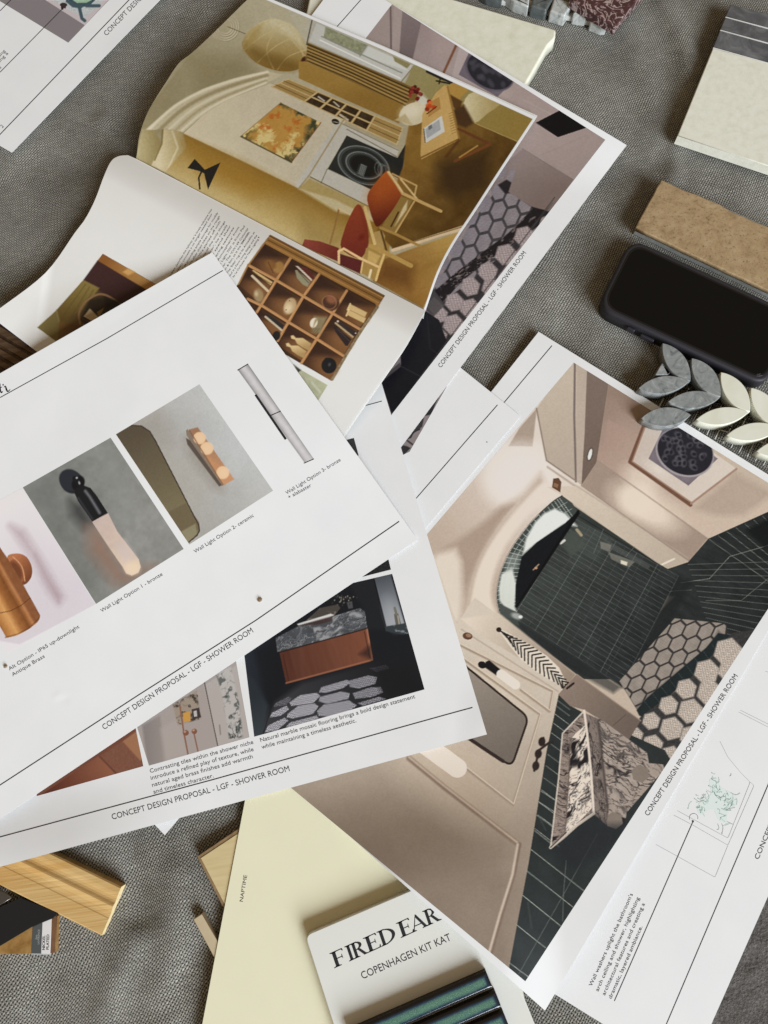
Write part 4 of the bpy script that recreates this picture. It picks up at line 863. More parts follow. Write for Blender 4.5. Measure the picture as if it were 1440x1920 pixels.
# window and curtain
cv.z = z3
cv.p([(-140, -60), (90, 110), (660, 370), (590, 470), (40, 230), (-60, 60)], (182, 178, 166), 2); cv.p([(-120, -20), (60, 90), (45, 240), (0, 180), (-60, 60)], (186, 180, 160), 3)
cv.p([(100, 130), (650, 372), (580, 458), (60, 232)], (196, 195, 188), 2); cv.p([(150, 150), (382, 252), (345, 312), (140, 212)], cv.mot((152, 154, 128), 26, 5, 3), 1.5); cv.p([(395, 262), (545, 330), (620, 400), (360, 315)], (206, 206, 200), 2); cv.p([(530, 315), (630, 360), (610, 385), (540, 345)], (150, 142, 104), 2)
for q, c_ in (([(75, 115), (45, 250)], (90, 84, 70)), ([(130, 205), (580, 410)], (150, 148, 138)), ([(385, 255), (345, 315)], (150, 148, 140)), ([(650, 370), (575, 462)], (150, 142, 112)), ([(120, 225), (570, 440)], (224, 224, 218))): cv.l(q, 7, c_, 1.5)
cv.p([(50, 238), (600, 470), (680, 505), (640, 610), (580, 590), (40, 345)], (132, 106, 58), 2)
for k in range(11): t = k / 10.; cv.l([(50, 250 + 92 * t), (300, 355 + 92 * t), (640 - 40 * t, 505 + 88 * t)], 5 + 3 * (k % 3 == 0), (72, 54, 26) if k % 2 == 0 else (176, 150, 96), 1.5, .9)
cv.p([(0, 345), (40, 345), (590, 590), (565, 695), (260, 560), (0, 440)], cv.g((250, 450), (164, 134, 72), (280, 570), (150, 120, 62)), 2)
# recessed shelf
sh = lambda u, v: np.array((1 - u) * (1 - v) * np.array((-60, 445.)) + u * (1 - v) * np.array((585, 718.)) + (1 - u) * v * np.array((-152, 487.)) + u * v * np.array((552, 812.)))
cv.p([sh(0, 0), sh(1, 0), sh(1, 1), sh(0, 1)], (168, 142, 92), 1.5)
for k in range(4):
    u0, u1 = .26 + k * .125, .26 + (k + 1) * .125
    for j in range(2): cv.p([sh(u0 + .01, j * .5 + .06), sh(u1 - .01, j * .5 + .06), sh(u1 - .01, j * .5 + .46), sh(u0 + .01, j * .5 + .46)], cv.mot((66, 50, 32), 26, 9, k), 1.5)
for k, u in enumerate((0, .26, .385, .51, .635, .76, 1)): cv.l([sh(u, 0), sh(u, 1)], 7, (198, 178, 138), 1.2)
for v_ in (0, .5, 1): cv.l([sh(0, v_), sh(1, v_)], 6, (196, 176, 134), 1.2)
for v_ in (.25, .75): cv.l([sh(.77, v_), sh(1, v_)], 4, (112, 88, 50), 1); cv.l([sh(0, v_), sh(.25, v_)], 4, (120, 96, 56), 1)
cv.l([sh(.3, .3), sh(.36, .4)], 8, (196, 190, 178), 1.5); cv.l([sh(.42, .2), sh(.48, .35)], 7, (196, 188, 170), 1.5); cv.l([sh(.53, .8), sh(.6, .9)], 12, (190, 180, 160), 1.5)
# fireplace
cv.p([(215, 690), (235, 690), (566, 842), (548, 892), (270, 762), (160, 950), (410, 1070), (390, 1160), (60, 1010), (0, 1060), (-20, 1040)], (194, 190, 180), 2)
cv.p([(270, 762), (556, 888), (600, 812), (606, 830), (575, 1010), (500, 970), (408, 1066), (164, 950)], cv.g((250, 800), (52, 55, 54), (420, 1000), (40, 44, 44)), 1.5)
for k, r in enumerate((150, 138, 104, 92)): cv.e((366, 930), r, r * .66, (150, 154, 152) if k % 2 == 0 else (90, 94, 92), 24, 1.5, .8, 6)
cv.e((372, 935), 84, 54, (26, 28, 28), 24, 3); cv.p([(350, 920), (384, 935), (364, 995), (330, 975)], (150, 152, 150), 2, .8)
for k in range(5): cv.l([(340 + 9 * k, 925 + 3 * k), (322 + 9 * k, 985 + 3 * k)], 3, (70, 74, 72), 1)
for k in range(3): cv.e((450 + 18 * k, 950 + 8 * k), 36, 22, (130, 134, 132), 80, 1.5, .7, 4)
cv.l([(236, 692), (562, 846)], 6, (150, 142, 122), 1.5); cv.l([(270, 726), (550, 880)], 5, (130, 124, 108), 1.5); cv.l([(160, 952), (125, 1030)], 4, (120, 112, 92), 1.5); cv.l([(262, 660), (60, 985), (0, 1060)], 8, (168, 152, 116), 2); cv.l([(66, 995), (390, 1160)], 6, (122, 104, 62), 1.5)
cv.p([(0, 1060), (60, 1000), (400, 1165), (380, 1210), (200, 1120)], (168, 146, 92), 4, .7); cv.e((207, 684), 22, 15, (34, 32, 30), 20); cv.l([(195, 684), (222, 690)], 4, (176, 168, 150), 1)
# carpet, table, chairs at the far side
cv.p([(620, 700), (700, 640), (1000, 690), (1250, 800), (1000, 1250), (900, 1290), (540, 1410), (440, 1300), (590, 930), (600, 810)], cv.mot(cv.g((650, 800), (146, 114, 56), (1000, 1100), (98, 72, 30)), 14, 20, 4), 3)
cv.p([(780, 920), (1080, 830), (1060, 1050), (880, 1120), (790, 1060)], (70, 50, 25), 30, .85); cv.p([(600, 880), (700, 760), (760, 900), (700, 1000)], (150, 120, 60), 20, .6)
cv.p([(640, 372), (720, 350), (1340, 655), (1240, 800), (990, 690), (850, 700), (700, 520), (600, 470)], cv.g((700, 430), (158, 148, 106), (1200, 700), (152, 130, 72)), 3); cv.l([(985, 690), (1240, 800)], 4, (186, 164, 112), 1.5)
cv.l([(722, 402), (800, 440), (860, 462)], 14, (44, 40, 34), 1.5); cv.l([(775, 455), (850, 470)], 9, (44, 40, 34), 1.5); cv.l([(800, 425), (790, 470)], 8, (44, 40, 34), 1.5); cv.p([(840, 480), (890, 460), (960, 500), (900, 560), (850, 530)], (178, 146, 80), 2); cv.p([(850, 530), (920, 570), (900, 640), (870, 600)], (100, 70, 34), 3)
cv.p([(928, 580), (985, 518), (1135, 572), (1060, 640), (990, 692), (955, 640)], cv.g((940, 600), (206, 196, 164), (1100, 600), (176, 158, 112)), 2, 1, 3); cv.p([(870, 620), (930, 590), (985, 690), (940, 720), (890, 700)], (84, 60, 34), 6)
cv.e((650, 640), 88, 62, (204, 194, 168), -20, 2); cv.e((630, 625), 60, 38, (222, 214, 194), -20, 14, .7); cv.p([(540, 675), (600, 640), (640, 705)], (190, 176, 140), 3)
cv.p([(660, 560), (700, 540), (740, 575), (700, 590)], (206, 202, 190), 2, .9)
rs = np.random.RandomState(3)
for k in range(16): cv.e((652 + rs.randn() * 20, 522 + rs.randn() * 18), 11, 10, ((120, 36, 32), (88, 22, 24), (150, 66, 54))[k % 3], 0, 1.5)
cv.p([(820, 478), (836, 486), (905, 785), (690, 897), (685, 870), (696, 640), (770, 525)], (196, 166, 110), 1.5); cv.l([(838, 490), (903, 780)], 10, (156, 122, 66), 2); cv.l([(686, 888), (900, 782)], 9, (140, 106, 56), 2)
for k in range(9): cv.l([(845 + 2 * k, 640 + 14 * k), (870 + 2 * k, 630 + 14 * k)], 4, (150, 118, 68), 1, .7)
cv.p([(720, 585), (790, 545), (800, 610), (730, 660)], (176, 140, 84), 1.5)
for k in range(7): cv.e((745 + rs.randn() * 14, 605 + rs.randn() * 14), 13, 12, ((188, 84, 40), (150, 54, 30), (206, 120, 60))[k % 3], 0, 1.5)
cv.l([(722, 640), (775, 600)], 6, (110, 60, 36), 1.5)
cv.p([(702, 722), (805, 650), (822, 740), (712, 806)], (204, 202, 196), 1.5); cv.p([(712, 728), (790, 672), (800, 728), (722, 780)], (170, 172, 172), 1.5); cv.l([(704, 725), (712, 802)], 5, (70, 70, 66), 1.2); cv.p([(728, 712), (748, 700), (752, 720), (732, 732)], (120, 122, 122), 1.5)
cv.l([(900, 725), (1078, 812)], 16, (112, 70, 38), 2); cv.l([(1075, 812), (880, 905)], 16, (124, 78, 42), 2); cv.l([(1005, 820), (905, 885)], 9, (176, 140, 80), 2); cv.l([(900, 790), (830, 880)], 14, (96, 62, 32), 4, .8)
cv.l([(530, 1405), (680, 1352), (920, 1275)], 12, (210, 190, 156), 2)
# wooden floor and the leather chairs
cv.z = z5
cv.p([(860, 750), (1320, 590), (1010, 1150), (960, 1250), (540, 1020), (600, 850)], cv.mot(cv.g((1200, 700), (182, 152, 90), (700, 1000), (140, 104, 52)), 7, 22, 8, -25, 6), 3); cv.p([(620, 840), (880, 900), (850, 1080), (560, 1010)], (110, 74, 36), 26, .8); cv.l([(760, 1110), (1090, 1060)], 3, (128, 96, 46), 1.5, .6); cv.l([(900, 820), (1200, 760)], 3, (150, 118, 62), 1.5, .6)
cv.l([(705, 760), (900, 700), (1100, 632), (1340, 570)], 30, (214, 192, 160), 2); cv.l([(700, 745), (900, 684), (1330, 552)], 6, (96, 70, 32), 2, .8)
fr = (196, 168, 116)
cv.l([(700, 115), (905, 216), (890, 290)], 14, fr, 1.5); cv.l([(770, 160), (910, 330)], 15, (210, 186, 138), 1.5)
cv.p([(760, 300), (870, 340), (730, 620), (600, 580)], (150, 124, 70), 3); cv.p([(790, 400), (830, 340), (820, 420), (720, 560)], (206, 190, 156), 3); cv.l([(885, 350), (725, 615)], 14, fr, 1.5); cv.l([(752, 440), (690, 560)], 12, (70, 46, 24), 2)
cv.p(smooth_line([(645, 98), (690, 115), (765, 250), (772, 305), (690, 440), (590, 556), (548, 535), (500, 390), (490, 300), (540, 215)], 4, True), cv.g((640, 120), (178, 100, 44), (600, 540), (104, 40, 27)), 1.5); cv.e((600, 270), 70, 120, (186, 110, 46), 25, 40, .5)
cv.l([(668, 104), (730, 190), (788, 282), (1110, 432)], 26, fr, 1.5); cv.l([(668, 100), (786, 272)], 7, (226, 206, 166), 1.5); cv.l([(600, 572), (740, 630), (932, 726)], 22, (172, 140, 84), 1.5)
cv.p([(545, 610), (610, 590), (640, 640), (620, 800), (560, 760)], (176, 150, 98), 2); cv.l([(605, 600), (650, 760)], 16, (96, 70, 34), 2)
cv.l([(250, 412), (215, 560), (175, 702)], 16, (150, 118, 70), 1.5); cv.l([(250, 410), (350, 462)], 16, (204, 186, 150), 1.5)
cv.p(smooth_line([(400, 378), (440, 398), (480, 500), (500, 640), (490, 740), (420, 830), (270, 745), (290, 610), (340, 480)], 4, True), cv.g((400, 420), (150, 74, 46), (380, 800), (116, 50, 38)), 1.5); cv.l([(430, 400), (490, 640)], 18, (128, 56, 36), 8, .7); cv.e((440, 650), 22, 16, (110, 36, 26), -40, 8, .8)
cv.p([(255, 790), (480, 860), (430, 960), (250, 880)], (98, 44, 42), 2); cv.p([(-40, 668), (90, 686), (248, 742), (240, 856), (60, 780), (-60, 720)], cv.g((0, 690), (140, 74, 60), (200, 820), (116, 54, 43)), 1.5)
cv.p([(480, 740), (560, 760), (640, 820), (560, 1020), (430, 950), (450, 860)], (164, 136, 82), 2); cv.p([(500, 760), (600, 810), (560, 880), (490, 850)], (196, 170, 112), 3, .8)
cv.l([(470, 402), (500, 520), (552, 705)], 26, (206, 180, 128), 1.5); cv.l([(520, 725), (680, 800), (858, 892)], 36, (180, 150, 92), 1.5); cv.l([(250, 870), (248, 770), (290, 748), (440, 835), (590, 905)], 20, (212, 182, 138), 1.5); cv.l([(630, 800), (595, 900), (562, 1015)], 20, (206, 178, 124), 1.5); cv.l([(450, 860), (436, 950)], 14, (206, 180, 130), 1.5); cv.l([(520, 930), (505, 990)], 20, (214, 200, 168), 2)
# painting on the chimney breast (abstract blots)
cv.z = z2
def art(X, Y):
    n1 = fbm(X + 20 * fbm(X, Y, 18, 5), Y + 20 * fbm(X, Y, 18, 9), 22, 11, 4); n2 = fbm(X, Y, 12, 19, 4); e = fbm(X, Y, 40, 23, 2)
    c = np.zeros(X.shape + (3,)); c[:] = (188, 150, 82); t = np.clip((n1 - .5) * 9, 0, 1)[..., None]; c = c * (1 - t) + np.array((214, 196, 142)) * t
    t = np.clip((n2 - .6) * 7, 0, 1)[..., None] * .75; c = c * (1 - t) + np.array((186, 110, 48)) * t
    r = np.hypot((X - 527) / 62., (Y - 248) / 50.); t = (np.clip((r - .5) * 2.4 + (e - .5) * 3, 0, 1) * np.clip(1.25 - np.abs(n1 - .47) * 8, 0, 1))[..., None] * .9; c = c * (1 - t) + np.array((62, 70, 54)) * t
    return c
cv.p([(860, 578), (1085, 690), (920, 912), (636, 766)], art, 1.5); cv.l([(636, 768), (920, 914)], 8, (84, 74, 44), 1.5, .8); cv.l([(1085, 690), (920, 912)], 6, (130, 80, 40), 1.5, .7); cv.l([(860, 576), (638, 764)], 5, (150, 120, 70), 1.5, .6)
cv.grain(1.5, 4, 3)
cv.im = .012 + np.clip(cv.im, 0, 1) ** 1.28 * .95; cv.sharp(1.0)
page('page', [up_left[0], GA + (280, 152), up_right[0]], [(480, -14), (720, 88), (1005, 219)], up_left, up_right, z_up, cv, 470, 300, lambda u, v: (v > .985) | ((u > .994)))
# --- lower page: text, shelves, a second photo
W_ = (214, 212, 208)
cv = Canvas(-30, 280, 810, 1000, W_); zs, zl = Z(430, 440, 310 / 1440.), Z(0, 400)
cv.z = zs
S = lambda u, v: (np.array((355, 0.)) * (1 - u) + np.array((1355, 530.)) * u) * (1 - v) + (np.array((-140, 745.)) * (1 - u) + np.array((885, 1270.)) * u) * v
frame_q = [(355, 0), (1355, 530), (1290, 640), (1000, 1080), (885, 1270), (500, 1052), (-140, 745), (75, 430), (165, 268), (250, 140)]
cv.p(frame_q, (62, 42, 30), 1.0)
cells = [[(300, 90), (525, 205), (400, 395), (190, 268)], [(545, 220), (775, 350), (650, 530), (425, 400)], [(790, 360), (1015, 490), (890, 665), (670, 540)], [(1030, 500), (1280, 620), (1140, 805), (915, 680)],
         [(165, 290), (375, 415), (270, 600), (90, 440)], [(400, 420), (625, 555), (510, 745), (290, 610)], [(645, 570), (870, 690), (755, 885), (530, 755)], [(890, 700), (1120, 835), (1000, 1045), (775, 905)], [(250, 640), (495, 775), (420, 910), (180, 760)], [(510, 785), (750, 925), (640, 1105), (420, 960)], [(765, 935), (990, 1060), (885, 1270), (640, 1115)], [(40, 600), (240, 660), (180, 760), (-20, 640)]]
for k, c_ in enumerate(cells):
    c_ = np.array(c_, float); cv.p(c_, cv.g(c_[0], (56, 36, 28), (c_[2] + c_[1]) / 2, (112, 76, 46)), 1.5); m_ = c_.mean(0) + (c_[2] - c_[0]) * .12
    cv.e(m_, 95, 60, (136, 94, 58), 30, 16, .55); cv.p([c_[0], c_[1], c_[0] * .4 + c_[3] * .6], (50, 33, 27), 10, .75)
cv.p([(355, 0), (1355, 530), (1290, 640), (1270, 600), (310, 80)], cv.g((800, 240), (120, 86, 46), (760, 310), (150, 108, 58)), 1.2)
for t, w_, c_ in ((.25, 8, (176, 132, 76)), (.5, 7, (84, 58, 30)), (.75, 9, (170, 126, 70)), (.12, 5, (80, 56, 30))): cv.l([np.array((355, 0)) * (1 - t) + np.array((305, 85)) * t, np.array((1355, 530)) * (1 - t) + np.array((1280, 612)) * t], w_, c_, 1.5)
wd_ = (170, 124, 80)
for q in ([(532, 205), (410, 395), (240, 675)], [(782, 345), (640, 545), (420, 925)], [(1022, 488), (770, 895), (628, 1118)], [(165, 265), (400, 392), (660, 545), (900, 685), (1140, 825)], [(160, 560), (290, 622), (515, 762), (760, 908), (1005, 1062)]): cv.l(q, 24, wd_, 1.2); cv.l(np.array(q) + (-4, 3), 5, (196, 150, 104), 1.2, .8)
cv.l([(330, 40), (160, 272), (80, 430)], 14, (150, 112, 66), 1.2); cv.l([(1290, 630), (1150, 830), (1010, 1060), (895, 1260)], 26, cv.mot((128, 108, 80), 30, 3, 4), 1.5)
pt = (196, 168, 116)
cv.e((430, 285), 45, 52, (150, 112, 64), 30, 3); cv.e((360, 260), 50, 34, (122, 84, 46), 30, 4); cv.l([(340, 240), (380, 330)], 5, (74, 46, 26), 2)
cv.p([(575, 270), (600, 275), (725, 390), (715, 405)], (206, 192, 176), 1.5); cv.p([(605, 275), (680, 290), (745, 380), (725, 395)], (90, 42, 38), 1.5); cv.p([(572, 310), (590, 308), (705, 410), (680, 455), (640, 435), (590, 380)], (140, 134, 108), 1.5); cv.l([(600, 320), (690, 420)], 5, (60, 60, 48), 1.5)
cv.e((885, 590), 75, 68, (70, 46, 36), 30, 3); cv.e((890, 560), 50, 40, (130, 84, 60), 30, 6); cv.e((870, 590), 62, 58, (150, 108, 76), 30, 2, .8, 7)
for c_ in ((1115, 650), (1105, 700)): cv.p([(c_[0] - 60, c_[1] - 45), (c_[0] + 85, c_[1] + 28), (c_[0] + 65, c_[1] + 70), (c_[0] - 75, c_[1] + 0)], pt, 2); cv.l([(c_[0] - 62, c_[1] - 48), (c_[0] - 85, c_[1] + 5)], 14, (214, 188, 136), 1.5)
cv.p([(195, 310), (215, 308), (378, 412), (360, 440)], (190, 160, 110), 1.5); cv.l([(205, 330), (365, 430)], 5, (88, 66, 36), 1.5); cv.l([(200, 360), (335, 490)], 22, (196, 178, 148), 1.5); cv.e((255, 530), 42, 60, (150, 126, 92), -10, 5); cv.e((235, 515), 14, 20, (190, 170, 136), -10, 5)
cv.e((530, 620), 52, 72, (176, 150, 112), 20, 3); cv.e((512, 640), 32, 44, (212, 192, 156), 20, 8, .9); cv.e((495, 655), 5, 5, (60, 44, 32)); cv.e((525, 575), 4, 4, (60, 44, 32))
cv.p([(740, 710), (850, 720), (790, 860), (720, 850)], (130, 116, 86), 6); cv.e((735, 768), 32, 44, (214, 204, 184), 20, 2); cv.p([(745, 740), (775, 725), (725, 820)], (150, 130, 96), 3)
for k in range(5): cv.l([(720 + 12 * k, 850), (740 + 12 * k, 815)], 3, (70, 56, 36), 1)
cv.p([(950, 745), (1110, 850), (1090, 885), (1060, 870), (930, 770)], (52, 42, 40), 1.5); cv.l([(925, 770), (1075, 890)], 16, (170, 148, 112), 1.5); cv.p([(905, 790), (925, 800), (1065, 910), (1030, 970), (1010, 965), (925, 850)], (44, 36, 36), 1.5); cv.e((945, 755), 9, 9, (200, 180, 160)); cv.e((1100, 858), 6, 6, (200, 190, 180)); cv.l([(940, 820), (1050, 930)], 4, (96, 84, 78), 1.5, .7)
cv.p([(330, 690), (480, 790), (460, 830), (310, 715)], (44, 42, 42), 1.5); cv.l([(315, 715), (455, 832)], 18, (186, 172, 146), 1.5); cv.e((410, 880), 34, 42, (34, 32, 34), 20, 2)
for dx, dy in ((0, 0), (-42, 66)): cv.p([(535 + dx, 880 + dy), (558 + dx, 876 + dy), (580 + dx, 900 + dy), (640 + dx, 900 + dy), (715 + dx, 950 + dy), (690 + dx, 1010 + dy), (640 + dx, 985 + dy), (590 + dx, 950 + dy), (572 + dx, 915 + dy), (540 + dx, 905 + dy)], cv.g((600 + dx, 900 + dy), (206, 180, 130), (620 + dx, 990 + dy), (164, 134, 88)), 2)
cv.e((868, 1140), 66, 68, (28, 28, 30), 0, 2); cv.e((845, 1082), 16, 10, (28, 28, 30), -20); cv.e((872, 1132), 9, 12, (80, 80, 78), 20, 4)
# green sliver picture below
cv.p([(575, 1150), (855, 1310), (780, 1435), (700, 1500), (400, 1350)], cv.mot((166, 166, 138), 12, 10, 5), 1.2); cv.p([(560, 1130), (625, 1180), (600, 1200)], (58, 54, 48), 3); cv.l([(720, 1290), (790, 1370)], 10, (204, 206, 190), 5, .7)
# photo on the left of the page
cv.z = zl
cv.p([(578, 228), (900, 412), (1000, 560), (600, 1000), (325, 725), (212, 642), (318, 545), (470, 375)], cv.g((300, 600), (112, 92, 48), (700, 480), (58, 38, 34)), 1.2)
cv.p([(578, 228), (900, 412), (835, 440), (548, 266)], cv.g((600, 250), (128, 82, 40), (800, 390), (176, 132, 76)), 1.5); cv.p([(720, 310), (760, 330), (720, 350), (690, 330)], (196, 152, 92), 4)
cv.p([(548, 266), (840, 440), (720, 540), (470, 375)], (58, 36, 36), 3); cv.p([(470, 375), (560, 420), (470, 540), (330, 620), (318, 545)], cv.g((450, 420), (124, 106, 58), (350, 600), (96, 76, 38)), 3)
for k in range(4): cv.l([(480 + 22 * k, 400 + 16 * k), (360 + 40 * k, 570 + 14 * k)], 6, (88, 72, 38), 3, .6)
cv.p([(212, 642), (318, 548), (335, 600), (325, 725)], (116, 102, 60), 4); cv.l([(318, 545), (332, 610)], 7, (140, 126, 84), 3, .7); cv.p([(325, 725), (335, 610), (480, 640), (560, 800)], cv.g((340, 640), (112, 84, 44), (480, 740), (64, 44, 34)), 4)
cv.p([(500, 480), (600, 470), (700, 520), (640, 600), (500, 640), (450, 600)], (46, 38, 28), 8); cv.l([(450, 620), (445, 560), (480, 500), (540, 460), (600, 462), (700, 525)], 12, (134, 104, 72), 2, 1, 5); cv.p([(505, 535), (560, 590), (540, 620), (470, 580)], (176, 156, 124), 2); cv.p([(545, 555), (585, 530), (565, 575), (580, 590), (560, 610)], (118, 96, 58), 2); cv.l([(460, 590), (540, 630)], 8, (80, 54, 48), 2)
cv.p([(590, 470), (680, 500), (640, 560), (600, 560)], (34, 30, 26), 6)
cv.grain(1.2, 4, 8); cv.sharp(1.0)
page('page', [GA, GA + (18, 8), GB], [(-19, 592), (70, 660), (300, 820), (535, 985)], lo_left, lo_right, z_low, cv, 440, 340, lambda u, v: (v > .994) | (u > .996))
_q = resample([GA, GA + (18, 8), GB], 60); _t = P(_q[:, 0], _q[:, 1], z_low(_q[:, 0], _q[:, 1]) - .0001); _d = P(*(GA + GN * 60), 0.) - P(*GA, 0.); _d /= np.linalg.norm(_d)   # the page turns down into the fold
_r = [_t] + [_t * (1, 1, 0) + _d * (.0035 * math.sin(k / 4. * 1.57)) + (0, 0, 1) * (_t[:, 2:] * (1 - k / 4.) + .008 * k / 4.) for k in range(1, 5)]
mk('page_fold', np.concatenate(_r), [gridfaces(5, 60)], M['page_edge'], mag, True)
zt = Z(300, 370, 220 / 1440.)
ends = [(640, 150), (645, 205), (715, 190), (738, 235), (745, 300), (802, 300), (828, 345), (872, 350), (912, 375), (975, 368), (1045, 356), (1085, 388), (1108, 425), (1166, 430), (1196, 470), (1212, 518)]
body = ["Andrew describes this hallway as 'a lovely welcome into", 'the pantry conceals a no longer needed door', 'as well as providing ample storage for muddy', 'the owners after their hikes on the rough', "at Linocke. 'We started off with", 'eventually one of the only things', "like a bit quieter', he recalls", 'the couple spend their', 'add by layering textures', "visitors. 'Atmosphere' from", "in Globe Light 700' is from Pad", "of a River. The 'CW149 Colonial", "Hansen & Son, as is the 'BM0488L", "an The 'Eden' rug is by Armadillo at", 'pouf is a Ferm Living design and the', 'by Le Corbusier for Nemo Lighting']
items = []
for k, (s_, e_) in enumerate(zip(body, ends)):
    t = k / 15.; a0 = np.array((120, 985.)) * (1 - t) + np.array((905, 985.)) * t; e_ = np.array(e_, float)
    items.append((s_, zt(a0), zt(e_), 3.5))
lettering(mag, items, z_low, SOFT, .004, .0001)
ink_polys(mag, [zt([(1200, 496), (1222, 500), (1212, 482)])], z_low, INK, 'end_mark', .0001)
# pages and cover below the open spread, seen as thin edges
def under(name, dl, dz, mat, th):
    d = np.array(dl, float)
    Gp = coons([GA, GA + (18, 8), GB + d * .3], [(-19, 592), (70, 660), (300, 820), np.array((535, 985)) + d], smooth_line(lo_left, 5), smooth_line(np.array(lo_right, float) + np.linspace(.2, 1, 5)[:, None] * d, 5), 40, 60)
    sheet_from_grid(name, Gp, np.maximum(z_low(Gp[..., 0], Gp[..., 1]) - dz, .0066), mat, th, mag)
under('lower_page', (2.5, 1.5), .0009, M['page_edge'], .0006); under('lower_page', (4.5, 3), .002, M['page_edge'], .0006); under('cover', (3, 2), .0031, M['cover_edge'], .0004)
def under_up(name, d, dz, mat, th):
    Gp = coons([up_left[0], up_right[0]], np.array([(480, -14), (720, 88), (1005, 219)], float) + d, smooth_line(up_left, 5), smooth_line(np.array(up_right, float) + np.linspace(0, 1, 7)[:, None] * d, 5), 40, 60)
    sheet_from_grid(name, Gp, np.maximum(z_up(Gp[..., 0], Gp[..., 1]) - dz, .0125), mat, th, mag)
under_up('lower_page', np.array((3., -2)), .0010, M['page_edge'], .0006); under_up('cover', np.array((1.5, -1.0)), .0022, M['page_edge'], .0006)

# ================================================================== top sheet: wall light options
C_ = paper('proposal_sheet', C_Q, z_C, 'topmost white sheet showing wall light options, resting across the magazine', 170)
c0, c3, c8 = Z(0, 800), Z(360, 800), Z(0, 400)
# brass spot on white
cv = Canvas(-10, 905, 190, 1240, (222, 217, 218)); cv.z = c0
cv.p([(-30, 420), (128, 345), (540, 1000), (110, 1225), (-30, 1200)], cv.g((60, 420), (221, 215, 216), (350, 950), (206, 198, 203)), 3)
cv.p([(60, 560), (130, 590), (220, 730), (350, 960), (330, 990), (280, 930), (180, 740)], (166, 142, 148), 26, .85); cv.p([(200, 720), (340, 950), (330, 985), (250, 860)], (140, 112, 118), 16, .6); cv.e((260, 840), 150, 60, (202, 193, 199), 58, 60, .5)
ax0, ax1 = np.array(c0((-95, 800))), np.array(c0((95, 1135))); axd = (ax1 - ax0) / np.linalg.norm(ax1 - ax0)
def copper(X, Y):
    t = np.clip(((X - ax0[0]) * -axd[1] + (Y - ax0[1]) * axd[0]) / 36. * -.5 + .5, 0, 1)
    st = np.array([0, .12, .3, .45, .62, .8, .93, 1.]); cc = np.array([(96, 54, 28), (150, 96, 50), (186, 132, 78), (206, 152, 94), (150, 96, 52), (120, 72, 38), (176, 120, 76), (130, 82, 52)], float)
    return np.stack([np.interp(t, st, cc[:, i]) for i in range(3)], -1) + ((fbm(X, Y, 7, 5, 3) - .5) * 16)[..., None]
cv.p([(40, 735), (95, 713), (150, 733), (180, 795), (172, 855), (128, 890), (90, 830)], cv.g((60, 760), (176, 112, 76), (172, 850), (112, 64, 40)), 1.2, 1, 4); cv.e((96, 810), 40, 68, (146, 88, 58), -26, 1.5); cv.e((88, 812), 30, 56, (100, 58, 38), -26, 4, .8); cv.l([(72, 732), (122, 785), (140, 868)], 5, (214, 162, 122), 1.5, .9, 4)
cv.p(np.r_[[(-60, 590), (45, 745), (140, 905), (226, 1060)], smooth_line([(226, 1064), (212, 1098), (150, 1146), (90, 1176), (36, 1188)], 4), [(-60, 1020)]], copper, 1.2)
cv.l([(-20, 1052), (60, 1036), (120, 1005), (172, 962)], 4, (84, 48, 26), 1.2, .9); cv.l([(30, 1186), (100, 1166), (170, 1128), (222, 1072)], 5, (96, 58, 34), 2, .7); cv.grain(1.0)
print_quad(C_, cv, [(-120, 999), (42, 915), (179, 1133), (12, 1226)], z_C)
# black and alabaster light on plaster
cv = Canvas(38, 815, 350, 1140, (118, 118, 114)); cv.z = c0
cv.p([(100, 330), (630, 50), (1050, 690), (530, 1010)], cv.mot(cv.mot(cv.g((200, 400), (124, 125, 121), (900, 700), (132, 131, 126)), 15, 60, 4), 9, 10, 8), 2)
cv.p([(130, 345), (300, 250), (420, 600), (560, 990), (530, 1000)], (96, 98, 94), 60, .5); cv.p([(620, 120), (760, 420), (700, 500), (560, 200)], (140, 140, 136), 40, .4)
cv.p([(390, 410), (470, 430), (530, 540), (470, 580), (400, 500)], (54, 54, 54), 24, .8); cv.p([(490, 560), (560, 570), (700, 810), (860, 790), (720, 890), (640, 880), (500, 700)], (140, 108, 92), 34, .75)
cv.e((405, 312), 68, 62, (34, 36, 40), 40, 3); cv.e((395, 300), 66, 58, (42, 44, 50), 40, 3); cv.e((440, 318), 34, 44, (22, 22, 24), 30, 3); cv.l([(420, 290), (445, 325)], 26, (26, 26, 28), 2); cv.e((432, 288), 6, 5, (170, 172, 174), 0, 2); cv.e((446, 316), 5, 9, (150, 152, 154), -20, 2)
cv.p([(418, 372), (428, 345), (470, 330), (510, 345), (545, 390), (608, 488), (520, 535), (440, 420)], (28, 28, 31), 1.5); cv.l([(480, 362), (505, 395), (560, 485)], 13, (120, 121, 124), 5, .9); cv.l([(440, 400), (520, 520)], 7, (62, 62, 66), 4, .8)
cv.p([(518, 535), (608, 486), (660, 590), (780, 745), (792, 790), (778, 822), (742, 838), (710, 826), (690, 790), (620, 690)], cv.mot(cv.g((560, 510), (190, 170, 162), (740, 800), (212, 190, 168)), 9, 16, 6), 1.5); cv.p([(640, 660), (700, 640), (760, 730), (700, 760)], (196, 180, 176), 14, .7); cv.e((745, 798), 36, 30, (228, 206, 176), 0, 14, .7)
print_quad(C_, cv, [c0((128, 342)), c0((622, 62)), c0((1033, 688)), c0((540, 997))], z_C)
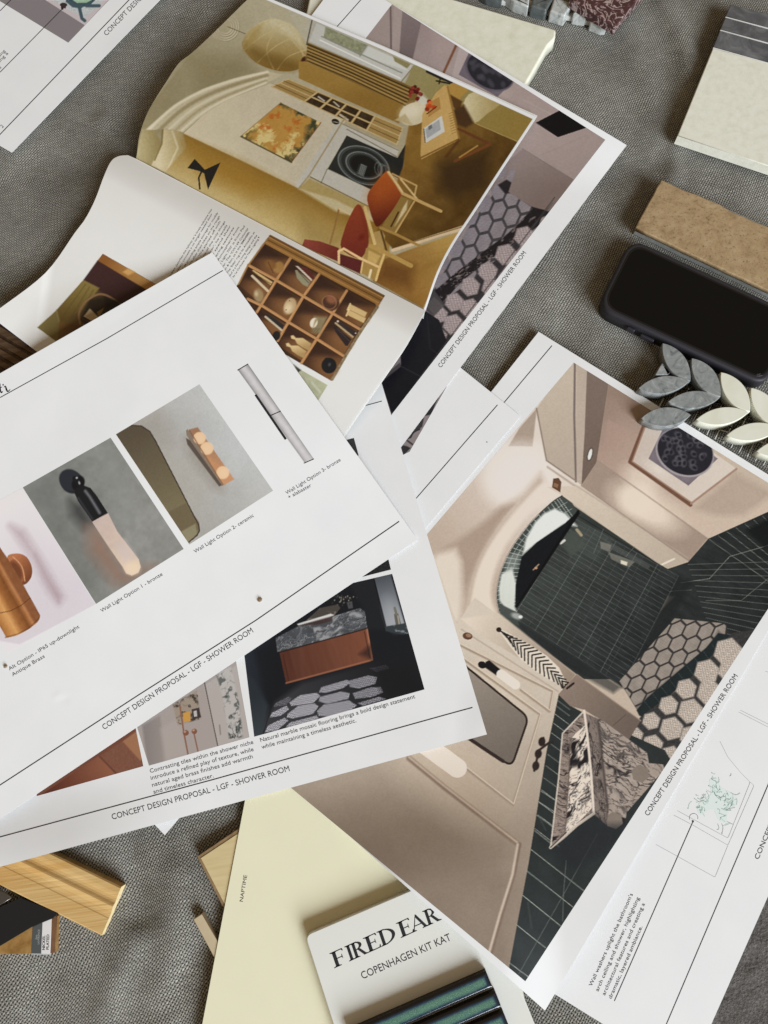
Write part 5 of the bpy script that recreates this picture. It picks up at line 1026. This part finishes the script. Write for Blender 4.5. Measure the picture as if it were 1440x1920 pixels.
# ceramic light with mirror
cv = Canvas(212, 715, 520, 1030, (170, 168, 163)); cv.z = c8
cv.p([(640, 1240), (1122, 950), (1560, 1560), (1060, 1880)], cv.mot(cv.g((850, 1500), (158, 155, 149), (1250, 1100), (180, 180, 178)), 6, 40, 5), 2); cv.p([(640, 1240), (900, 1080), (1000, 1300), (900, 1350)], (150, 143, 134), 40, .6); cv.e((1330, 1290), 120, 160, (186, 188, 188), -30, 60, .6); cv.e((1030, 1500), 130, 90, (166, 160, 150), 55, 50, .6)
mir = [(640, 1250), (735, 1192), (795, 1196), (842, 1226), (872, 1275), (1090, 1700), (1118, 1752), (1122, 1785), (1108, 1812), (1062, 1850), (980, 1760)]
cv.p(mir, cv.g((750, 1250), (84, 74, 60), (980, 1700), (116, 106, 80)), 1.2); cv.p([(945, 1680), (1045, 1630), (1120, 1740), (1118, 1780), (1010, 1800)], (104, 92, 70), 3); cv.p([(1020, 1790), (1100, 1745), (1108, 1800), (1060, 1852)], (132, 124, 98), 3)
cv.l(mir[1:10], 7, (58, 48, 38), 1.2)
cv.p([(1040, 1260), (1120, 1290), (1230, 1480), (1250, 1560), (1200, 1540), (1060, 1360)], (140, 132, 122), 26, .8)
cv.p([(1046, 1264), (1080, 1280), (1252, 1530), (1232, 1536), (1054, 1300)], (86, 76, 68), 2); cv.p([(1046, 1222), (1054, 1214), (1080, 1240), (1268, 1526), (1250, 1532), (1050, 1250)], (128, 112, 98), 1.5)
cv.p([(1062, 1216), (1112, 1203), (1318, 1496), (1254, 1532)], cv.g((1090, 1250), (150, 112, 86), (1260, 1500), (184, 136, 100)), 1.5)
for c_, r_ in (((1122, 1264), 34), ((1163, 1322), 36), ((1252, 1458), 36)): cv.e(c_, r_, r_, (224, 186, 146), 0, 2); cv.e((c_[0] + 6, c_[1] + 2), r_ * .75, r_ * .75, (236, 204, 168), 0, 8, .7)
cv.p([(1170, 1360), (1232, 1420), (1216, 1444), (1160, 1380)], (190, 136, 94), 8, .6); cv.l([(1066, 1222), (1254, 1526)], 7, (120, 88, 66), 1.5, .8); cv.grain(1.2)
print_quad(C_, cv, [(217.3, 814.3), (374, 720.7), (512, 920), (355, 1021)], z_C)
# tube light cut-out
cv = Canvas(440, 675, 595, 875, W_); cv.z = Z(360, 380)
cv.p([(258, 942), (316, 908), (700, 1438), (645, 1478)], cv.mot(lambda X, Y: np.array((132., 129, 129)) + (74 * np.sin(np.clip((((X - 446) * .816 - (Y - 694) * .578)) / 22.5, 0, 1) * math.pi) ** .8 - 12)[..., None], 8, 9, 4), 1.2)
tube = print_quad(C_, cv, [Z(360, 380)((258, 942)), Z(360, 380)((316, 908)), Z(360, 380)((685, 1441)), Z(360, 380)((631, 1466))], z_C, 1.3)
pz = Z(360, 380)
ink_lines(C_, [pz([(357, 1080), (528, 1331)])], z_C, 4.4, INK, 'printed_bracket', .00005); ink_lines(C_, [pz([(440, 1198), (500, 1172)]), pz([(256, 943), (316, 907)]), pz([(629, 1466), (686, 1441)])], z_C, 1.6, INK, 'printed_seam', .0001)
ink_lines(C_, [[(0, 745.5), (200, 635), (418, 507)]], z_C, 1.5, INK); ink_lines(C_, [[(-20, 1485), (260, 1303), (480, 1163), (748.5, 977.5)]], z_C, 1.9, INK)
lettering(C_, [(TITLE, (195.5, 1368.5), (475.5, 1185), 10.6), ('Alt Option - IP65 up-downlight', (18, 1257.5), (149.5, 1177), 7.2), ('Antique Brass', (24, 1268.5), (84.5, 1232.5), 7.2), ('Wall Light Option 1 - bronze', (191, 1148.5), (305.5, 1078.5), 7.2), ('Wall Light Option 2- ceramic', (366, 1037.5), (476.5, 968.5), 7.2), ('Wall Light Option 3- bronze', (538, 927.5), (639.5, 864), 7), ('+ alabaster', (542, 935.5), (584.5, 912), 7)], z_C, INK)
# end of a larger italic word at the left border
def brush(q, w):
    q = smooth_line(q, 6); w = np.interp(np.linspace(0, 1, len(q)), np.linspace(0, 1, len(w)), w); t = np.gradient(q, axis=0); t /= np.linalg.norm(t, axis=1)[:, None]; nn = np.stack([-t[:, 1], t[:, 0]], -1) * w[:, None] / 2
    return np.r_[q + nn, (q - nn)[::-1]]
zi = Z(0, 680, 1 / 3.)
ink_polys(C_, [brush(zi([(-2, 118), (0, 150), (8, 168), (16, 160)]), [3, 3.4, 2.6, .8]), brush(zi([(-6, 148), (12, 136)]), [1.2, 1.2]), brush(zi([(22, 140), (30, 132), (36, 150), (44, 162), (58, 150)]), [.8, 2, 3.4, 2.4, .8]), smooth_line(zi([(14, 122), (20, 120), (21, 128), (15, 129)]), 3, True)], z_C, INK, 'lettering')
# ================================================================== stone and tile samples, upper right
o = slab('stone_tile', rounded([(585, -30), (655, -60), (1043, 55), (1041, 72), (1028, 84), (985, 160), (900, 260), (560, 90)], 5), .0098, -.003, M['cream_stone'], None, .0022, 5)
tag(o, 'cream stone tile with a pale rounded edge beside the mauve sheet', 'tile')

big = empty('limestone_panel', P(1380., 160., 0.0)); tag(big, 'cream limestone slab with three dark grey marble strips at the right edge', 'tile sample')
def on(a, b, t): return np.array(a, float) * (1 - t) + np.array(b, float) * t
Lt, Lb = (1370, 8), (1271, 254); Rt, Rb = (1590, 70), (1560, 350)
slab('limestone_slab', [on(Lt, Lb, .335), on(Rt, Rb, .335) + (0, -8), Rb, Lb], .0115, .0008, M['honed_limestone'], big, .0007)
slab('slab_core', [on(Lt, Lb, .345) + (1, 0), on(Rt, Rb, .335), np.array(Rb) + (0, -1), np.array(Lb) + (1, -1)], .0009, -.003, M['stone_edge'], big, .0003)
for t0, t1 in ((0.0, .092), (.10, .192), (.20, .325)):
    slab('marble_strip', [on(Lt, Lb, t0), on(Rt, Rb, t0) + (0, -4), on(Rt, Rb, t1) + (0, -6), on(Lt, Lb, t1)], .0117, -.003, M['grey_marble'], big, .0006)
for t0 in (.096, .196, .330):
    slab('grout_joint', [on(Lt, Lb, t0 - .003), on(Rt, Rb, t0 - .003) + (0, -5), on(Rt, Rb, t0 + .003) + (0, -5), on(Lt, Lb, t0 + .003)], .0116, -.002, M['grout'], big, .0002)

# travertine-look brick tile with uneven glazed top
rs = np.random.RandomState(8)
top_e = [(1240, 336)] + [(1240 + 22 * k, 337 + 9.6 * k + rs.randn() * .9) for k in range(1, 14)]
bot_e = [(1192, 427)] + [(1192 + 22 * k, 427 + 10.4 * k + rs.randn() * .5) for k in range(1, 15)]
lef = [(1240, 336), (1237, 343), (1231, 352), (1225, 365), (1216, 380), (1207, 397), (1198, 413), (1192, 427)]
bt = empty('brick_tile', P(1340., 430., 0.0)); tag(bt, 'mottled brown brick tile with chipped edges above the black phone', 'tile')
slab('glazed_face', top_e + bot_e[::-1] + lef[::-1][1:-1], .0105, .0060, M['travertine'], bt, .0011, 4)
slab('clay_body', [(1240.5, 338), (1516, 458), (1512, 577), (1193, 428)], .0060, -.003, M['clay_edge'], bt, .0004)

# tumbled marble chips on a strip, burgundy marble offcut
ms = empty('marble_chip_strip', P(1080., 20., 0.0)); tag(ms, 'row of small grey and white marble chips at the top edge', 'mosaic strip')
z7 = Z(960, 0, 280 / 1440.)
chips = [([(-70, -60), (175, -50), (160, 60), (20, 10)], 'pale_grey_marble'), ([(200, -40), (410, -30), (330, 95), (180, 55)], 'green_grey_marble'), ([(405, -30), (600, 20), (510, 150), (365, 105)], 'pale_grey_marble'), ([(620, 25), (740, 95), (720, 150), (590, 130)], 'pale_grey_marble'), ([(770, 130), (860, 170), (925, 235), (870, 235), (760, 190)], 'pale_grey_marble'), ([(-330, -120), (-110, -90), (-90, -20), (-250, -60)], 'green_grey_marble')]
for q, m in chips: slab('marble_chip', rounded(z7(q), 2.2, 3), .0090, -.003, M[m], ms, .0018, 3)
slab('backing_strip', z7([(-340, -110), (0, -50), (900, 215), (860, 235), (500, 150), (-100, 10)]), .0015, -.003, M['net'], ms, .0004)
o = slab('marble_offcut', z7([(560, -10), (640, -260), (1310, -120), (1180, 30), (1000, 245), (985, 248), (750, 110)]), .0185, .0092, M['burgundy_marble'], None, .0006)
tag(o, 'burgundy marble offcut with white veins on top of the marble chips', 'stone sample')

# leaf mosaic
lm = empty('leaf_mosaic', P(1330., 740., 0.0)); tag(lm, 'mosaic of grey and cream marble leaves on a net backing below the phone', 'mosaic')
z6 = Z(1160, 580, 280 / 1440.)
def leaf(a, b, hw, skew=.0):
    a, b = np.array(a, float), np.array(b, float); d = b - a; nn = np.array([-d[1], d[0]]) / np.linalg.norm(d); t = np.linspace(0, 1, 15)
    w = hw * (4 * t * (1 - t)) ** .92
    return np.r_[a + d * t[:, None] + nn * w[:, None], (a + d * t[:, None] - nn * w[:, None])[::-1][1:-1]]
LZ = .0120
for a, b, hw in [((424, 325), (692, 690), 92), ((190, 762), (680, 692), 84), ((706, 470), (982, 842), 98), ((474, 892), (978, 848), 84), ((214, 1052), (697, 1018), 92)]:
    slab('leaf_tile', z6(leaf(a, b, hw)), LZ + rs.rand() * .0006, .0012, M['sage_marble'], lm, .00035, 2)
slab('leaf_chip', rounded(z6([(420, 512), (492, 610), (478, 634), (352, 630)]), 3, 4), LZ, .0012, M['sage_marble'], lm, .0006, 3)
for a, b, hw in [((986, 604), (1268, 986), 100), ((744, 1066), (1256, 990), 84), ((1276, 754), (1556, 1130), 98), ((1038, 1218), (1560, 1140), 86), ((1328, 1372), (1840, 1300), 88)]:
    slab('leaf_tile', z6(leaf(a, b, hw)), LZ + rs.rand() * .0006, .0012, M['cream_marble'], lm, .0005, 2)
V = []; Fn = []
for k in range(15):                                             # net backing: thin crossed cords
    for a, b in (((520 + 78 * k, 700 - 20 + 42 * k), (380 + 78 * k, 960 + 42 * k)), ((560 + 36 * (k % 8), 740 + 58 * (k % 8) - 30), (1560, 1180 + 58 * (k % 8) - 250))):
        a, b = z6(a), z6(b); d = (b - a) / np.linalg.norm(b - a); nn = np.array([-d[1], d[0]]) * .8; q = np.array([a + nn, b + nn, b - nn, a - nn]); i = len(V) * 8
        lo, hi = P(q[:, 0], q[:, 1], .0004), P(q[:, 0], q[:, 1], .0004) + (0, 0, .0007); V.append(np.r_[lo, hi]); Fn.append(np.array([[4, 5, 6, 7], [0, 1, 5, 4], [1, 2, 6, 5], [2, 3, 7, 6], [3, 0, 4, 7]]) + i)
mk('backing_net', np.concatenate(V), [np.concatenate(Fn)], M['net'], lm)

# phone in a dark case
ph = empty('phone', P(1300., 590., 0.0)); tag(ph, 'black phone lying face up in a dark plum case', 'phone')
gq = np.array([(1188, 456), (1481, 592), (1434, 713), (1131, 572)], float); ctr = gq.mean(0)
def grow(q, px):
    out = []
    for i in range(4):
        p, a, b = q[i], q[i - 1], q[(i + 1) % 4]; da = (p - a) / np.linalg.norm(p - a); db = (p - b) / np.linalg.norm(p - b); out.append(p + (da + db) * px)
    return np.array(out)
slab('case', rounded(grow(gq, 9), 36, 12), .0118, -.002, M['case_plum'], ph, .0030, 6)
slab('bezel', rounded(grow(gq, .5), 29, 12), .0121, .0105, M['bezel'], ph, .0003, 2)
slab('screen', rounded(grow(gq, -2.5), 27, 12), .0123, .0110, M['glass_black'], ph, .0003, 2)
for a, b in (((1178, 610), (1192, 617)), ((1203, 624), (1228, 636))):
    a, b = np.array(a, float), np.array(b, float); d = (b - a) / np.linalg.norm(b - a); nn = np.array([-d[1], d[0]]); q = rounded([a, b, b + nn * 5, a + nn * 5], 2, 4)
    slab('case_button', q, .0078, .003, M['case_button'], ph, .0008, 2)

# ================================================================== paint card and the tile board, bottom centre
def z_card(px, py): return (4.3 + wav(px, py, 51, .2)) * MM
Gc = quad_px([(470, 1445), (900, 1500), (1010, 1990), (364, 2000)], 40, 40)
card = tag(sheet_from_grid('paint_card', Gc, z_card(Gc[..., 0], Gc[..., 1]), M['cream_card'], .0005), 'pale yellow paint sample card printed NAPTIME under the white tile board', 'paint card')
lettering(card, [('NAPTIME', (455.5, 1691), (463.5, 1641.5), 7)], z_card, SOFT, .0)

bd = empty('tile_board', P(780., 1800., 0.0)); tag(bd, 'white sample board with black lettering and three blue green glazed tiles', 'sample board')
BZ = .0118
board_q = rounded([(572, 1754), (882, 1622), (1022, 1968), (660, 2030)], 14, 8)
slab('board', board_q, BZ, .0047, M['board_white'], bd, .0006, 3)
zB = lambda px, py: np.full(np.shape(px), BZ)
# serif capitals, drawn as outlines in a unit-height box
def gl_stem(x, w=.165, h0=0., h1=1., s=.11, lo=True, hi=True):
    q = [[(x, h0), (x + w, h0), (x + w, h1), (x, h1)]]
    if lo: q.append([(x - s, h0), (x + w + s, h0), (x + w + s, h0 + .03), (x + w, h0 + .085), (x, h0 + .085), (x - s, h0 + .03)])
    if hi: q.append([(x - s, h1), (x - s, h1 - .03), (x, h1 - .085), (x + w, h1 - .085), (x + w + s, h1 - .03), (x + w + s, h1)])
    return q
def arm(x, y, L, up, t=.055, tip=.16):
    s = 1 if up else -1
    return [(x, y), (x + L, y), (x + L + .02, y + s * tip), (x + L - .02, y + s * tip), (x + L - .07, y + s * t), (x, y + s * t)]
def bowl(x, y0, y1, R, w=.165, n=12):
    a = np.linspace(-math.pi / 2, math.pi / 2, n); yc, ry = (y0 + y1) / 2, (y1 - y0) / 2
    return [[(x + R * math.cos(t), yc + ry * math.sin(t)) for t in a] + [(x + (R - w) * math.cos(t), yc + (ry - .05) * math.sin(t)) for t in a[::-1]]]
GLY = {'F': (gl_stem(.12) + [arm(.2, 1., .42, False), [(.25, .48), (.5, .48), (.52, .38), (.545, .38), (.545, .66), (.52, .66), (.5, .535), (.25, .535)]], .72),
       'I': (gl_stem(.14), .44),
       'R': (gl_stem(.12) + bowl(.25, .47, 1., .40) + [[(.34, .50), (.50, .50), (.74, .10), (.88, .03), (.88, 0), (.62, 0)]], .86),
       'E': (gl_stem(.12) + [arm(.2, 1., .42, False), arm(.2, 0., .47, True, .055, .2), [(.25, .48), (.48, .48), (.50, .38), (.525, .38), (.525, .66), (.50, .66), (.48, .535), (.25, .535)]], .80),
       'D': (gl_stem(.12) + bowl(.22, 0., 1., .66, .175, 16), 1.0),
       'A': ([[(.42, 1.), (.47, 1.), (.86, .06), (.70, .06), (.40, .82), (.16, .06), (.10, .06)], [(.22, .30), (.62, .30), (.60, .355), (.24, .355)], [(.02, 0), (.28, 0), (.28, .03), (.2, .075), (.08, .075), (.02, .03)], [(.60, 0), (.96, 0), (.96, .03), (.88, .075), (.68, .075), (.60, .03)]], .96),
       'T': (gl_stem(.32, .165, 0, 1., .11, True, False) + [arm(.38, 1., .34, False), [(.38, 1.), (.04, 1.), (.02, .84), (.06, .84), (.11, .945), (.38, .945)]], .80),
       'H': (gl_stem(.12) + gl_stem(.66) + [[(.22, .48), (.70, .48), (.70, .54), (.22, .54)]], .96), ' ': ([], .22)}
zf_ = Z(560, 1640, 300 / 1440.)
p0, bdir = zf_((322, 843)), np.array([590., -268.]); bdir /= np.linalg.norm(bdir); updir = zf_((275, 710)) - zf_((320, 843)); capx = 29.0
polys = []; x = 0.
xs = {0: 0, 1: 30, 2: 41, 3: 69, 4: 97, 6: 137, 7: 161, 8: 191, 9: 228, 10: 262}; wsc = {'F': 42, 'I': 34, 'R': 35, 'E': 42, 'D': 38, 'A': 36, 'T': 36, 'H': 36}
for k, ch in enumerate('FIRED EARTH'):
    if ch == ' ': continue
    off = xs[k]
    for q in GLY[ch][0]:
        q = np.array(q, float); polys.append(p0 + bdir * (off + (q[:, :1] - .02) * wsc[ch]) + updir * q[:, 1:])
ink_polys(bd, polys, zB, M['ink'], 'lettering', .00006)
lettering(bd, [('COPENHAGEN KIT KAT', zf_((578, 942)), zf_((1378, 588)), 14.6)], zB, M['ink'], .002, .00006)
# glazed tiles: centre of each face is bright, the glaze thins to dark at the rim
def glazed_tile(q):
    q = np.array(q, float); w = P(q[:, 0], q[:, 1], BZ + .0075)[:, :2]; c = w[0]; ex = w[1] - w[0]; ey = w[3] - w[0]; nu_, nv_ = 60, 16
    u = np.linspace(0, 1, nu_)[:, None]; v = np.linspace(0, 1, nv_)[None]
    X = c[0] + ex[0] * u + ey[0] * v; Y = c[1] + ex[1] * u + ey[1] * v; L, Wd = np.linalg.norm(ex), np.linalg.norm(ey)
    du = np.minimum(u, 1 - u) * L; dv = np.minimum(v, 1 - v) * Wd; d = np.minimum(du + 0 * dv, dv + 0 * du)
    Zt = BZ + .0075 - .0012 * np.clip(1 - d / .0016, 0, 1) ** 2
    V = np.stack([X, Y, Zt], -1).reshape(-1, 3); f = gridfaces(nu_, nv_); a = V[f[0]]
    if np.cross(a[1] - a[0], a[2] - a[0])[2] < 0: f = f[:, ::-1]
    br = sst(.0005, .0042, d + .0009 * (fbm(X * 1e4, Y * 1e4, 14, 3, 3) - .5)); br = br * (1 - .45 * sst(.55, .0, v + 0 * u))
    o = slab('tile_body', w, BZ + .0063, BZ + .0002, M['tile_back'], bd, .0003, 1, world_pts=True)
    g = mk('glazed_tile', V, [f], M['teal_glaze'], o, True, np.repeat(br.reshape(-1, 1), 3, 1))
    o.name = 'glazed_tile'; g.name = 'glaze'
sl = np.array([-218., 95.]) / 238.
for a, b, L in (((911, 1822), (923, 1852), 285), ((928, 1859), (940, 1889), 285), ((943, 1897), (955, 1927), 285)):
    a, b = np.array(a, float), np.array(b, float); glazed_tile([a, a + sl * L, b + sl * L, b])

# ply-edged sample and a little stick beside the card
py_ = empty('veneer_sample', P(420., 1640., 0.0)); tag(py_, 'pale wood veneer sample with brown edges tucked behind the yellow card', 'wood sample')
slab('veneer_core', [(369, 1606), (470, 1538), (520, 1660), (428, 1720)], .0030, -.004, M['ply_edge'], py_, .0004); slab('veneer_face', [(376, 1609), (470, 1547), (515, 1660), (430, 1712)], .0034, .0028, M['maple_ply'], py_, .0002, 1)
o = slab('wood_stick', [(362, 1724), (379, 1713), (455, 1850), (438, 1862)], .0036, -.004, M['birch'], None, .0005, 2); tag(o, 'short square beige wood stick poking out from behind the yellow card', 'wood stick')

# ================================================================== timber moulding, brass sample, black card, bottom left
mo = None
def moulding():
    # profile across the width (0 = upper edge in the picture, 1 = lower edge), heights in mm
    prof = [(0, 2), (.0, 12.5), (.03, 13.3), (.14, 13.2), (.19, 12.8), (.24, 12.2), (.29, 12.0), (.33, 12.3), (.37, 13.1), (.40, 13.5), (.43, 13.1), (.46, 12.5), (.52, 11.6), (.60, 11.2), (.64, 11.2), (.66, 11.5), (.97, 11.7), (1.0, 10.9), (1.0, 2)]
    A0, B0 = np.array([(227, 1663)], float)[0], np.array([(191, 1754)], float)[0]; dr = np.array([-136., -66.]); dr /= np.linalg.norm(dr)
    a3, b3 = P(*A0, .0046), P(*B0, .0022); d3 = P(*(A0 + dr * 100), .0046) - a3; d3[2] = 0; d3 /= np.linalg.norm(d3); L = .185
    V = []
    for s in (0, L):
        for t, h in prof: p = a3 * (1 - t) + b3 * t + d3 * s; V.append((p[0], p[1], (h - 8.6) * MM))
    n_ = len(prof); V = np.array(V); q = np.arange(n_); q2 = np.roll(q, -1)
    root = empty('timber_moulding', P(120., 1680., 0.0)); tag(root, 'pine moulding offcut with a fluted profile under the vanity sheet', 'timber')
    side = np.stack([q, q2, q2 + n_, q + n_], -1); o = mk('shaft', V, [side], M['pine'], root); ends_ = mk('end_grain', V + d3 * -.00005, [np.arange(n_)[None, :]], M['pine_end'], root)
    mk('far_end', V, [(np.arange(n_) + n_)[None, ::-1]], M['pine_end'], root)
moulding()
o = slab('black_sample_card', [(0 - 60, 1727), (14, 1694), (38, 1683), (110, 1712), (99, 1722), (60, 1738), (0, 1774), (-60, 1800)], .0030, .0020, M['black_card'], None, .0002, 1); tag(o, 'matt black sample card wedged between the moulding and the brass block', 'sample card')
o = slab('pewter_bar', [(-60, 1655), (6, 1672), (22, 1684), (0, 1697), (-60, 1722)], .0046, .0032, M['pewter'], None, .0003, 1); tag(o, 'small dull metal bar at the left edge above the black card', 'metal sample')
br_ = empty('plated_sample', P(50., 1770., 0.0)); tag(br_, 'brown metal finish sample block with a label reading NICKEL PLATED', 'metal sample')
zn = Z(0, 1560, 260 / 1440.)
slab('sample_block', zn([(-300, 1000), (300, 860), (590, 880), (572, 1255), (515, 1262), (0, 1270), (-300, 1276)]), .0018, -.004, M['brass_block'], br_, .0003, 2)
slab('walnut_edge', zn([(530, 905), (592, 880), (573, 1254), (518, 1262)]), .0019, .0012, M['walnut_edge'], br_, .0002, 1)
slab('label_strip', zn([(440, 940), (538, 895), (520, 1262), (428, 1264)]), .0021, .0012, M['label_white'], br_, .0001, 1); slab('label_strip', zn([(338, 985), (440, 940), (428, 1264), (324, 1260)]), .0021, .0012, M['label_grey'], br_, .0001, 1)
slab('label_fold', zn([(324, 1260), (520, 1262), (516, 1276), (326, 1274)]), .0018, -.001, M['label_pale'], br_, .0001, 1)
zL = lambda px, py: np.full(np.shape(px), .0021)
lettering(br_, [('NICKEL', zn((466, 1226)), zn((470, 1076)), 5.2), ('PLATED', zn((507, 1222)), zn((512, 1066)), 5.2)], zL, INK, .012, .0001)
lettering(br_, [('LAWRENCE', zn((408, 1165)), zn((414, 1012)), 3.6), ('Jim', zn((386, 1118)), zn((389, 1068)), 4)], zL, M['label_pale'], .0, .0001)

# ribbed oak sample under the magazine's bent corner
rb = empty('ribbed_oak_sample', P(10., 660., 0.0)); tag(rb, 'ribbed dark oak strips at the left edge below the bent magazine page', 'wood sample')
for k in range(5):
    a = np.array((-60., 575 + 21 * k)); b = np.array((130., 690 + 21 * k)); slab('oak_strip', [a, b, b + (0, 15 - k), a + (0, 15 - k)], .0052 + .0008 * (k % 2), -.003, M['smoked_oak'], rb, .0008, 2)
slab('oak_backing', [(-60, 572), (132, 690), (132, 790), (-60, 676)], .0020, -.0032, M['smoked_oak'], rb, .0002, 1)

# two crumbs of stone on the top sheet
for (x_, y_), s_ in (((487, 1125), 4.2), ((9, 1250), 3.2)):
    q = [(x_ - s_, y_ + s_ * .5), (x_ - s_ * .2, y_ - s_), (x_ + s_, y_ - s_ * .6), (x_ + s_ * .8, y_ + s_ * .2), (x_, y_ + s_ * .9)]; zb = float(z_C(np.array(x_ * 1.), np.array(y_ * 1.)))
    o = slab('stone_crumb', q, zb + .0016, zb + .0001, M['crumb'], None, .0005, 2); tag(o, 'tiny brown crumb above the title line of the top sheet' if s_ > 4 else 'tiny brown crumb beside the brass light caption of the top sheet', 'crumb', 'crumbs on the top sheet')
